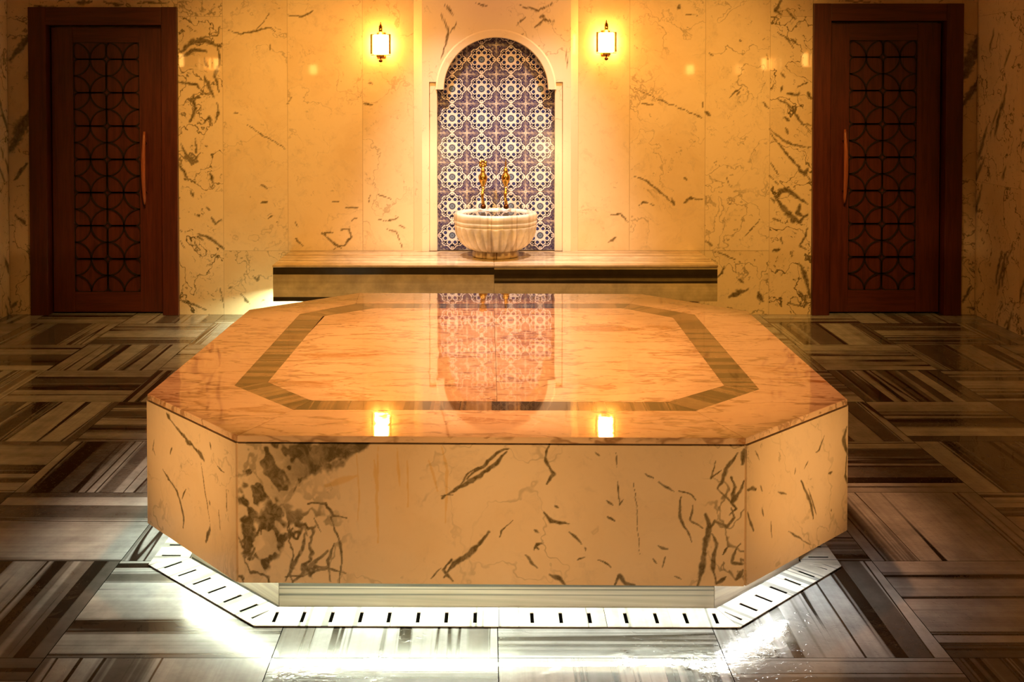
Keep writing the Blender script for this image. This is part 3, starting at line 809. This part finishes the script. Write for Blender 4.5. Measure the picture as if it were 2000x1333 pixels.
# centre field: two slabs meeting on the axis
def centre(xa, xb, sd):
    pts = BI
    nx = 50; ny = 70; x = np.linspace(xa, xb, nx + 1); V = []; F = []
    def yr(xx):
        ys = []
        for i in range(8):
            (x0, y0), (x1, y1) = pts[i], pts[(i + 1) % 8]
            if (x0 - xx) * (x1 - xx) <= 0 and abs(x1 - x0) > 1e-9: ys.append(y0 + (y1 - y0) * (xx - x0) / (x1 - x0))
        return min(ys), max(ys)
    for xx in x:
        lo, hi = yr(min(max(xx, min(p[0] for p in pts) + 1e-5), max(p[0] for p in pts) - 1e-5))
        for k in range(ny + 1): V.append((xx, lo + .0006 + (hi - lo - .0012) * k / ny, ZT))
    for i in range(nx):
        for k in range(ny): F.append((i * (ny + 1) + k, (i + 1) * (ny + 1) + k, (i + 1) * (ny + 1) + k + 1, i * (ny + 1) + k + 1))
    mb = MB(); mb.add(loc(V), F, vein=0, dens=.6, seed=np.array([sd, sd * .7, 0.])); 
    o = mb.build('centre_slab', M['top'], plat)
    s = o.modifiers.new('solid', 'SOLIDIFY'); s.thickness = .016; s.offset = -1
    return o
centre(-.7235, .0310, 2.1); centre(.0322, .7905, 5.6)

# side panels with placed veins (positions read off the stone)
def qmap(quad, pts):
    """photo points to panel coordinates (s along, t up), quad = (top-left, top-right, bottom-right, bottom-left)"""
    (x0, y0), (x1, y1), (x2, y2), (x3, y3) = quad; out = []
    for x, y in pts:
        s = (x - x0) / (x1 - x0); yt = y0 + (y1 - y0) * s; yb = y3 + (y2 - y3) * s
        out.append((s, 1 - (y - yt) / (yb - yt)))
    return out
PH = .519 - .127
def V_(quad, L, *p, w=4): return ([(s * L, t * PH) for s, t in qmap(quad, p)], w * .00072)
QF = ((468, 868), (1455, 870), (1455, 1141), (468, 1139)); LF = 1.41
f = lambda *p, w=4: V_(QF, LF, *p, w=w)
FRONT = [f((700,878),(640,900),(590,925),(545,955),(480,985),w=20), f((640,876),(560,885),(480,900),w=20), f((600,890),(520,930),(475,960),w=24), f((590,940),(560,980),(545,1020),(540,1060),(500,1085),w=13),
 f((480,940),(500,1000),(490,1050),(478,1090),w=12), f((530,1080),(560,1050),(575,1030),w=8), f((545,1060),(520,1090),(510,1135),w=12), f((480,1135),(484,1100),(500,1070),w=6), f((605,985),(640,980),(655,1005),(684,1014),w=5), f((650,1005),(662,1050),(672,1090),(668,1138),w=5),
 f((600,1040),(594,1075),(575,1110),(560,1138),w=6), f((640,1075),(605,1115),(575,1138),w=7), f((655,1060),(640,1095),(650,1138),w=5), f((595,1015),(604,1045),w=3), f((620,1010),(630,1035),w=3), f((560,1130),(600,1125),(640,1110),(680,1120),w=5), f((470,1060),(500,1050),(520,1020),w=5),
 f((998,874),(975,884),(945,912),(918,936),w=6), f((994,882),(972,905),(944,930),(905,950),(868,976),w=7), f((905,948),(918,928),(945,908),w=4), f((866,972),(890,968),w=4),
 f((1076,873),(1068,900),(1082,922),(1068,944),w=6), f((962,1038),(946,1060),(920,1084),(888,1098),(870,1126),w=8), f((884,1092),(868,1112),(886,1136),w=6), f((1002,1012),(986,1036),(984,1050),w=3), f((844,1130),(862,1110),w=3),
 f((1068,1000),(1082,1016),(1112,1022),w=6), f((1112,1036),(1124,1046),(1136,1060),w=4.5), f((1144,1066),(1150,1072),w=3), f((1190,976),(1198,986),w=4.5), f((1186,1006),(1200,1016),w=4), f((1086,986),(1094,992),w=4),
 f((1166,886),(1174,894),w=4), f((1266,922),(1280,932),w=4), f((1290,938),(1304,950),(1316,956),w=4), f((1326,956),(1344,964),(1358,976),w=4), f((1206,880),(1208,912),w=2.5), f((1208,940),(1214,980),w=3), f((1212,985),(1220,975),w=4), f((1240,940),(1246,1000),(1250,1080),w=1.5),
 f((1030,1084),(1040,1092),(1052,1108),w=5), f((1074,1120),(1092,1126),(1108,1140),w=8), f((1050,1066),(1056,1070),w=4), f((1046,1034),(1056,1038),w=3.5), f((1046,1072),(1052,1062),(1066,1058),w=4), f((1136,1090),(1148,1086),w=5), f((1174,1094),(1196,1104),w=4),
 f((1205,1138),(1214,1120),(1226,1134),(1240,1138),w=7), f((1288,1064),(1306,1070),w=5), f((1300,1084),(1294,1104),w=4), f((1276,1088),(1284,1096),w=4), f((1322,1120),(1336,1126),w=4), f((1330,970),(1326,1000),(1340,1030),(1352,1056),w=5), f((1352,985),(1350,1010),(1370,1030),w=4),
 f((1376,1004),(1384,1024),(1376,1060),(1372,1100),(1366,1140),w=11), f((1388,1040),(1398,1060),(1392,1100),(1400,1138),w=8), f((1440,882),(1428,896),(1418,910),(1412,940),(1404,954),w=7), f((1454,878),(1448,905),w=12), f((1404,955),(1424,972),(1440,990),(1426,1004),w=5),
 f((1428,930),(1436,950),(1432,980),(1446,960),(1454,935),w=7), f((1430,990),(1436,1010),(1420,1026),(1396,1016),(1384,1030),w=6), f((1448,1060),(1430,1090),(1452,1100),w=5), f((1440,1126),(1454,1110),w=8), f((1400,900),(1392,930),(1410,915),w=4), f((1410,1080),(1424,1066),w=4), f((1400,1138),(1420,1120),w=6)]
MASS = [f((720,872),(640,890),(560,930),(490,985),w=52), f((600,876),(500,900),(470,930),w=60), f((560,950),(530,1010),(520,1060),w=44), f((500,930),(488,1010),(486,1080),w=30), f((555,1040),(520,1080),(505,1130),w=26)]
STAIN = [f((742,872),(740,960),(742,1060),w=5), f((735,900),(742,960),w=7), f((866,872),(876,920),(874,1020),w=5), f((840,900),(858,960),w=4), f((700,880),(706,960),(704,1020),w=3), f((780,876),(784,950),w=4), f((800,900),(800,990),w=3), f((640,950),(700,930),w=10)]
QL = ((288, 783), (468, 868), (468, 1139), (285, 1020)); LL = .57
l = lambda *p, w=4: V_(QL, LL, *p, w=w * 1.3)
LEFT = [l((332,808),(340,822),w=7), l((338,820),(366,850),(392,880),(408,902),w=5), l((372,862),(384,872),w=7), l((396,882),(408,900),w=8), l((322,915),(340,945),w=3), l((334,938),(352,960),(366,1010),(367,1034),w=5), l((372,962),(362,974),w=3),
 l((304,860),(300,880),w=3), l((344,878),(340,890),w=4), l((402,906),(410,960),(420,1040),w=2), l((418,1034),(412,1062),w=9), l((420,868),(422,880),w=3), l((434,915),(446,925),w=3), l((436,1000),(438,1040),w=2), l((450,960),(452,1000),w=2), l((418,984),(419,990),w=3), l((300,870),(306,890),w=2)]
QR = ((1456, 870), (1656, 799), (1656, 1036), (1456, 1141)); LR = .565
r_ = lambda *p, w=4: V_(QR, LR, *p, w=w * 1.3)
RIGHT = [r_((1652,840),(1646,862),(1654,890),w=10), r_((1654,880),(1650,930),(1655,945),w=5), r_((1604,856),(1596,880),(1588,888),w=4), r_((1556,944),(1566,962),(1576,990),(1582,1018),w=6), r_((1572,960),(1588,1012),w=3), r_((1458,954),(1472,955),w=4), r_((1458,996),(1468,1036),w=4),
 r_((1470,880),(1480,900),w=2), r_((1484,990),(1486,1010),w=3), r_((1512,960),(1530,966),w=3), r_((1564,920),(1572,908),w=2), r_((1620,996),(1621,1000),w=3), r_((1560,1060),(1580,1068),w=2), r_((1500,1020),(1502,1050),w=2), r_((1614,930),(1622,926),w=4), r_((1480,950),(1484,960),w=3), r_((1545,930),(1548,915),w=2), r_((1534,1040),(1560,1060),w=3)]
SP = inset(OUT, .004)
for i in range(8):
    a, b_ = SP[i], SP[(i + 1) % 8]
    L = math.hypot(b_[0] - a[0], b_[1] - a[1]); e = .0007 / L
    p, q = lerp(a, b_, e), lerp(a, b_, 1 - e)
    fine = i in (2, 3, 4)
    nx, nz = (int(L / .0026), int(PH / .0026)) if fine else (24, 10)
    V, F, s, t = grid((p[0], p[1], .127), (q[0] - p[0], q[1] - p[1], 0), (0, 0, PH), nx, nz)
    A, B = s * L, t * PH
    kw = dict(dens=np.full(len(V), .12), vein=np.zeros(len(V)), stain=np.zeros(len(V)))
    if i == 3:
        vn = strokes(A, B, FRONT, warp=.010, wf=16, seed=4)
        mass = strokes(A, B, MASS, warp=.030, wf=9, seed=14)
        vn = np.maximum(vn, mass * (.85 + .35 * fbm(A * 40, B * 40, 2)))
        # brecciated patches: light clasts inside the dark mass at the left
        cl = fbm(A * 26 + 9 + B * 14, B * 15 - A * 10, 31, 3)
        m1 = sst(.30, .0, A) * 1.0
        vn = vn * (1 - .9 * sst(.52, .57, cl) * m1)
        rg = np.abs(fbm(A * 15 + .8 * fbm(A * 9, B * 9, 4), B * 11, 77, 4) - .5)
        reg = sst(.36, .18, A) * 1.0 * (sst(.16, .05, A + .0) * .3 + sst(.30, .12, B) * .7 + .15)
        vn = np.maximum(vn, (1 - sst(.018, .048, rg)) * np.clip(reg * 1.3, 0, 1))
        reg2 = sst(1.28, 1.36, A) * .8
        vn = np.maximum(vn, (1 - sst(.008, .026, rg)) * reg2)
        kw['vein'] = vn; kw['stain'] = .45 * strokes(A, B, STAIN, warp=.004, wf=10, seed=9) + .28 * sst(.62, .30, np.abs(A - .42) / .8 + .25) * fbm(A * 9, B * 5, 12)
    if i == 2: kw['vein'] = strokes(A, B, LEFT, warp=.008, wf=18, seed=6)
    if i == 4: kw['vein'] = strokes(A, B, RIGHT, warp=.008, wf=18, seed=8)
    mb = MB(); mb.add(loc(V), F, seed=np.array([i * 2.2, 1., i * .7]), **kw)
    o = mb.build('side_panel', M['panel'], plat)
    sm = o.modifiers.new('solid', 'SOLIDIFY'); sm.thickness = .015; sm.offset = 0
# solid core under the cap, underside
CP = inset(OUT, .03)
mb = MB(); V = [(x, y, .170) for x, y in CP] + [(x, y, ZT - .0175) for x, y in CP]
mb.add(loc(V), [tuple(range(8)), tuple(range(8, 16))] + [(i, (i + 1) % 8, 8 + (i + 1) % 8, 8 + i) for i in range(8)]); mb.build('core', M['plaster'], plat)
# plinth
PL = [(-.50, 5.090), (-.915, 4.740), (-.946, 3.484), (-.604, 3.152), (.659, 3.143), (.993, 3.457), (1.010, 4.700), (.640, 5.060)]
PI_ = inset(PL, .02)
for i in range(8):
    a, b_ = PL[i], PL[(i + 1) % 8]; c_, d_ = PI_[i], PI_[(i + 1) % 8]
    L = math.hypot(b_[0] - a[0], b_[1] - a[1]); e = .001 / L
    a2, b2, c2, d2 = lerp(a, b_, e), lerp(a, b_, 1 - e), lerp(c_, d_, e), lerp(c_, d_, 1 - e)
    V = [(*a2, 0), (*b2, 0), (*d2, 0), (*c2, 0), (*a2, .1695), (*b2, .1695), (*d2, .1695), (*c2, .1695)]
    st = np.array([(v[2] * 1.0 + .3, k * .3, i + 2.) for k, v in enumerate(V)])
    mb = MB(); mb.add(loc(V), [(0, 3, 2, 1), (4, 5, 6, 7), (0, 1, 5, 4), (1, 2, 6, 5), (2, 3, 7, 6), (3, 0, 4, 7)], st=st)
    mb.build('plinth_panel', M['plinth'], plat)
# LED strips on the underside, just outside the plinth
LO = inset(PL, -.012); LO2 = inset(PL, -.022)
def ledseg(i, s0, s1, mat):
    a, b_ = LO[i], LO[(i + 1) % 8]; c_, d_ = LO2[i], LO2[(i + 1) % 8]
    P = [lerp(a, b_, s0), lerp(a, b_, s1), lerp(c_, d_, s1), lerp(c_, d_, s0)]
    V = [(*p, .150) for p in P] + [(*p, .158) for p in P]
    mb = MB(); mb.add(loc(V), [(0, 3, 2, 1), (4, 5, 6, 7), (0, 1, 5, 4), (1, 2, 6, 5), (2, 3, 7, 6), (3, 0, 4, 7)])
    mb.build('led_strip', mat, plat)
ledseg(1, .05, .98, M['led_warm']); ledseg(2, .02, .99, M['led_warm']); ledseg(3, .01, .55, M['led_warm']); ledseg(3, .553, .99, M['led_mid'])
ledseg(4, .01, .75, M['led_dim'])

# ---- drain ring round the plinth, slotted covers
DI = [(-.52, 5.10), (-.93, 4.75), (-.955, 3.484), (-.608, 3.148), (.663, 3.139), (1.000, 3.452), (1.020, 4.705), (.65, 5.07)]
DO = [(-.56, 5.22), (-1.045, 4.80), (-1.070, 3.434), (-.652, 3.036), (.706, 3.027), (1.118, 3.423), (1.135, 4.76), (.70, 5.18)]
drain = thing('floor_drain', 'slotted pale marble drain cover ringing the platform base, lit by the strip above', 'drain', (pc_.x, pc_.y, 0))
def cover(i, s0, s1, slots, sd):
    """plate from s0 to s1 along side i with square-cut through slots at the given s"""
    j = (i + 1) % 8; L = math.hypot(DO[j][0] - DO[i][0], DO[j][1] - DO[i][1]); hw = (.0052 if i == 3 else .0062) / L; e = .0008 / L
    ss = [s0 + e, s1 - e]
    for q in slots: ss += [q - hw, q + hw]
    ss = sorted(ss); ts = [.0, .27, .82, 1.0]
    u = Vector((DO[j][0] - DO[i][0], DO[j][1] - DO[i][1])).normalized()
    di = Vector(DI[i]); dj = Vector(DI[j]); ed = (dj - di)
    V = []; F = []
    for k, s in enumerate(ss):
        b_ = lerp(DO[i], DO[j], s)
        if k in (0, len(ss) - 1) and (s < .01 or s > .99): a = lerp(DI[i], DI[j], s)
        else:
            q = (Vector(b_) - di).dot(ed) / ed.length_squared; q = min(max(q, .002), .998); a = lerp(DI[i], DI[j], q)
        for t in ts: p = lerp(a, b_, t); V.append((p[0], p[1], .0040))
    for k in range(len(ss) - 1):
        mid = (ss[k] + ss[k + 1]) / 2
        for t in range(3):
            if t == 1 and any(abs(mid - q) < hw * .9 for q in slots): continue
            F.append((k * 4 + t, k * 4 + t + 1, (k + 1) * 4 + t + 1, (k + 1) * 4 + t))
    V = np.array(V)
    mb = MB(); mb.add(loc(V), F, st=np.stack([V[:, 0] * u.x + V[:, 1] * u.y, V[:, 1] * u.x - V[:, 0] * u.y, np.full(len(V), sd)], 1))
    o = mb.build('drain_cover', M['drain'], drain)
    s = o.modifiers.new('solid', 'SOLIDIFY'); s.thickness = .002; s.offset = 0
fs = [(x + .652) / 1.358 for x in (-.620, -.541, -.462, -.382, -.304, -.225, -.146, -.067, .011, .090, .169, .248, .348, .430, .513, .594)]
fs = [(u_ - 496) / (1445 - 496) for u_ in (531, 586, 643, 701, 757, 815, 871, 928, 984, 1041, 1098, 1155, 1227, 1287, 1346, 1405)]
cover(3, 0, .505, [q for q in fs if q < .503], 1.2); cover(3, .505, .728, [q for q in fs if .517 < q < .72], 2.3); cover(3, .728, 1, [q for q in fs if q > .735], 3.1)
cover(2, 0, .5, [.10, .245, .39], 4.4); cover(2, .5, 1, [.535, .68, .825, .93], 4.9)
DO_ = DO
cover(1, 0, 1, [.05 + .06 * k for k in range(16)], 6.1); cover(5, 0, 1, [.05 + .06 * k for k in range(16)], 7.7)
cover(4, 0, 1, [.07 + .14 * k for k in range(7)], 5.5)
cover(6, 0, 1, [.1 + .14 * k for k in range(6)], 8.8); cover(7, 0, 1, [.05 + .06 * k for k in range(16)], 9.2); cover(0, 0, 1, [.1 + .14 * k for k in range(6)], 9.9)
mb = MB()
d1, d2 = inset(DI, -.004), inset(DO, .004)
V = [(x, y, .0025) for x, y in d1] + [(x, y, .0025) for x, y in d2] + [(x, y, .0005) for x, y in d1] + [(x, y, .0005) for x, y in d2]
F = [(i, (i + 1) % 8, 8 + (i + 1) % 8, 8 + i) for i in range(8)] + [(16 + i, 16 + (i + 1) % 8, 24 + (i + 1) % 8, 24 + i) for i in range(8)] \
  + [(8 + i, 8 + (i + 1) % 8, 24 + (i + 1) % 8, 24 + i) for i in range(8)] + [(i, (i + 1) % 8, 16 + (i + 1) % 8, 16 + i) for i in range(8)]
mb.add(loc(V), F); mb.build('slot_shade', M['black'], drain)  # thin black sheet under the slots, shade of the drain depth put into colour

# ================================================================= BASIN
bx, by = 0.056, 7.10
basin = thing('marble_basin', 'round fluted marble wash basin brim-full of water, standing on the bench in the niche', 'basin', (bx, by, zb1))
def basin_body():
    n = 384; rows = []
    # outer profile (z above bench, radius, flute amplitude, facet)
    prof = [(.045, .150, .0, 0), (.052, .172, .004, 0), (.070, .200, .0085, .0), (.095, .224, .0105, .0), (.120, .241, .0105, .004), (.145, .253, .008, .008), (.165, .260, .004, .010), (.178, .2635, .001, .012),
            (.186, .2645, 0, .012), (.190, .262, 0, .012), (.192, .2585, 0, .012), (.194, .262, 0, .012), (.199, .266, 0, .012), (.214, .267, 0, .012), (.2155, .2645, 0, .012), (.217, .267, 0, .012),
            (.236, .269, 0, .010), (.248, .269, 0, .010), (.256, .265, 0, .008), (.260, .257, 0, .006), (.260, .235, 0, .0), (.256, .222, 0, 0), (.245, .214, 0, 0), (.20, .20, 0, 0), (.12, .15, 0, 0), (.09, .07, 0, 0), (.085, .0005, 0, 0)]
    V = []; F = []
    for z, r, fa, fc in prof:
        z = .045 + (z - .045) * 1.13; fa *= 3.4
        for k in range(n):
            a = 2 * PI * k / n
            rr = r * (1 + fc * math.cos(8 * a))
            rr -= fa * ((1 - abs(math.sin(13 * a))) ** 1.4 * 1.3 - .25) if fa else 0
            V.append((rr * math.cos(a), rr * math.sin(a), z))
    for i in range(len(prof) - 1):
        for k in range(n): F.append((i * n + k, i * n + (k + 1) % n, (i + 1) * n + (k + 1) % n, (i + 1) * n + k))
    F.append(tuple(range(n))[::-1])
    V = np.array(V)
    return V, F
V, F = basin_body()
mb = MB(); mb.add(V, F, st=np.stack([V[:, 0] * 1.0 + .2, V[:, 2], np.full(len(V), 5.7)], 1)); mb.build('bowl', M['basin'], basin, smoothf=True)
mb = MB(); mb.lathe([(.140, 0), (.150, .003), (.153, .012), (.150, .034), (.143, .0445)], 64)
V = np.array(mb.V); mb.A['st'] = list(np.stack([V[:, 0] + .7, V[:, 2], np.full(len(V), 2.2)], 1)); mb.build('foot', M['bench'], basin, smoothf=True)
mb = MB(); n = 64; V = [(.2165 * math.cos(2 * PI * k / n), .2165 * math.sin(2 * PI * k / n), .276) for k in range(n)]
mb.add(V, [tuple(range(n))]); mb.build('water', M['water'], basin)

# ================================================================= TAPS
def tap(x, flower, label, dz=0.0):
    yw = YB + .028
    t = thing('brass_tap', label, 'tap', (x, yw, .93), 'brass taps over the basin')
    yb_ = -.075
    mb = MB(); mb.lathe([(.014, -.062), (.012, -.055), (.016, -.045), (.024, -.030), (.029, -.012), (.030, .002), (.024, .016), (.015, .028), (.013, .036), (.018, .041), (.013, .047), (.011, .060), (.007, .070)], 24, (0, yb_, 0))
    mb.build('body', M['brass'], t, smoothf=True)
    mb = MB(); mb.tube([(0, 0, -.03), (0, yb_ + .005, -.03)], .010, 14); mb.build('arm', M['brass'], t, smoothf=True)
    mb = MB()
    mb.tube([(0, 0.001, -.03), (0, -.004, -.03), (0, -.010, -.03)], [.026, .024, .013], 24); mb.build('wall_flange', M['bronze'], t, smoothf=True)
    mb = MB(); pts = [(0, yb_, -.055), (.001, yb_ - .008, -.080), (-.003, yb_ - .022, -.105), (-.004, yb_ - .030, -.130), (.000, yb_ - .028, -.155), (.002, yb_ - .024, -.180)]
    mb.tube(pts, [.012, .009, .011, .0085, .010, .012], 14); mb.lathe([(.006, -.010), (.013, -.006), (.013, .002), (.007, .006)], 16, (-.003, yb_ - .022, -.105)); sp = mb.build('spout', M['brass'], t, smoothf=True)
    mb = MB(); mb.lathe([(.008, -.024), (.016, -.020), (.019, -.010), (.016, .002), (.009, .008)], 20, (.002, yb_ - .024, -.185)); mb.build('nozzle', M['bronze'], t, smoothf=True)
    mb = MB()
    if flower:   # six-petalled wheel turned to the room
        for k in range(6):
            a = 2 * PI * k / 6 + PI / 6; cx, cz = .018 * math.cos(a), .018 * math.sin(a)
            V = []; F = []; m_ = 12
            for yy in (yb_ - .006, yb_ + .002):
                for q in range(m_): V.append((cx + (.0115) * math.cos(2 * PI * q / m_), yy, .090 + cz + (.0115) * math.sin(2 * PI * q / m_)))
            F = [tuple(range(m_)), tuple(range(m_, 2 * m_))[::-1]] + [(q, (q + 1) % m_, m_ + (q + 1) % m_, m_ + q) for q in range(m_)]
            mb.add(V, F)
        mb.tube([(0, yb_ + .004, .09), (0, yb_ - .012, .09)], .006, 12); mb.tube([(0, yb_, .066), (0, yb_, .085)], .004, 10)
        mb.tube([(0, yb_, .106), (0, yb_, .122)], [.005, .001], 10)
    else:        # wheel edge-on with a pointed tip
        mb.lathe([(.004, .064), (.006, .072), (.0045, .080), (.0065, .090), (.0045, .100), (.003, .112), (.0008, .132)], 14, (0, yb_, 0))
    mb.build('handle', M['brass'], t, smoothf=True)
    return t
tap(-.026, True, 'left brass tap over the basin, with a petalled flower handle')
tap(.126, False, 'right brass tap over the basin, with a slim pointed finial')

# ================================================================= SCONCES
def sconce_proto(mat_shade):
    t = thing('wall_sconce', '', 'lamp')
    mb = MB(); mb.box((-.030, -.010, -.085), (.030, -.0005, .080)); mb.build('back_plate', M['brass'], t, bevel=.002)
    mb = MB(); mb.box((-.006, -.05, .060), (.006, -.008, .069)); mb.build('arm', M['brass'], t)
    mb = MB(); mb.box((-.006, -.05, -.080), (.006, -.008, -.071)); mb.build('arm', M['brass'], t)
    # opal glass shade: square cup with rounded corners
    mb = MB(); n = 32; V = []; F = []
    for z, k in ((-.064, .92), (-.060, 1.0), (.060, 1.0), (.064, .94)):
        for q in range(n):
            a = 2 * PI * q / n; c_, s_ = math.cos(a), math.sin(a); rr = .046 / (abs(c_) ** 5 + abs(s_) ** 5) ** .2 * k
            V.append((rr * c_, rr * s_ - .062, z))
    for i in range(3):
        for q in range(n): F.append((i * n + q, i * n + (q + 1) % n, (i + 1) * n + (q + 1) % n, (i + 1) * n + q))
    F.append(tuple(range(n))[::-1]); F.append(tuple(3 * n + q for q in range(n)))
    mb.add(V, F); mb.build('shade', mat_shade, t, smoothf=False)
    for s in (-1, 1):
        mb = MB(); mb.box((min(s * .056, s * .066), -.075, -.062), (max(s * .056, s * .066), -.045, .066)); mb.box((min(s * .012, s * .066), -.066, .066), (max(s * .012, s * .066), -.056, .070)); mb.box((min(s * .012, s * .066), -.066, -.070), (max(s * .012, s * .066), -.056, -.066))
        mb.build('bracket', M['brass'], t)
    mb = MB(); mb.tube([(0, -.062, .064), (0, -.062, .125)], .0125, 16); mb.tube([(0, -.062, .125), (0, -.062, .150)], [.008, .002], 12); mb.build('stem', M['brass'], t, smoothf=True)
    mb = MB(); mb.box((-.026, -.085, -.083), (.026, -.039, -.066)); mb.build('cap', M['brass'], t, bevel=.002)
    mb = MB(); mb.lathe([(.003, -.098), (.006, -.083)], 12, (0, -.062, 0)); mb.lathe([(.003, -.118), (.012, -.113), (.013, -.105), (.010, -.100), (.004, -.097)], 16, (0, -.062, 0)); mb.build('finial', M['bronze'], t, smoothf=True)
    return t
def copy_thing(o):
    c = o.copy(); C.objects.link(c)
    for ch in o.children:
        d = ch.copy(); C.objects.link(d); d.parent = c
    return c
p1 = sconce_proto(M['shade'])
p1.location = (-.704, YB, 1.812); p1['label'] = 'lit brass and white glass wall lamp left of the niche'; p1['group'] = 'wall lamps beside the niche'
p2 = copy_thing(p1); p2.location = (.792, YB, 1.826); p2['label'] = 'lit brass and white glass wall lamp right of the niche'
p3 = sconce_proto(M['shadefar']); p3['group'] = 'wall lamps round the rest of the room'
side = [((XL, 3.49, 1.82), PI / 2, 'lit wall lamp on the left side wall, nearer the doors'), ((XL, 2.04, 1.82), PI / 2, 'lit wall lamp on the left side wall, further from the doors'),
        ((XR, 3.67, 1.82), -PI / 2, 'lit wall lamp on the right side wall, nearer the doors'), ((XR, 2.04, 1.82), -PI / 2, 'lit wall lamp on the right side wall, further from the doors'),
        ((-2.5, YF, 1.82), PI, 'lit wall lamp behind the camera, towards the left side wall'), ((2.93, YF, 1.82), PI, 'lit wall lamp behind the camera, towards the right side wall')]
for k, (lo, rz, lb) in enumerate(side):
    o = p3 if k == 0 else copy_thing(p3)
    o.location = lo; o.rotation_euler = (0, 0, rz); o['label'] = lb
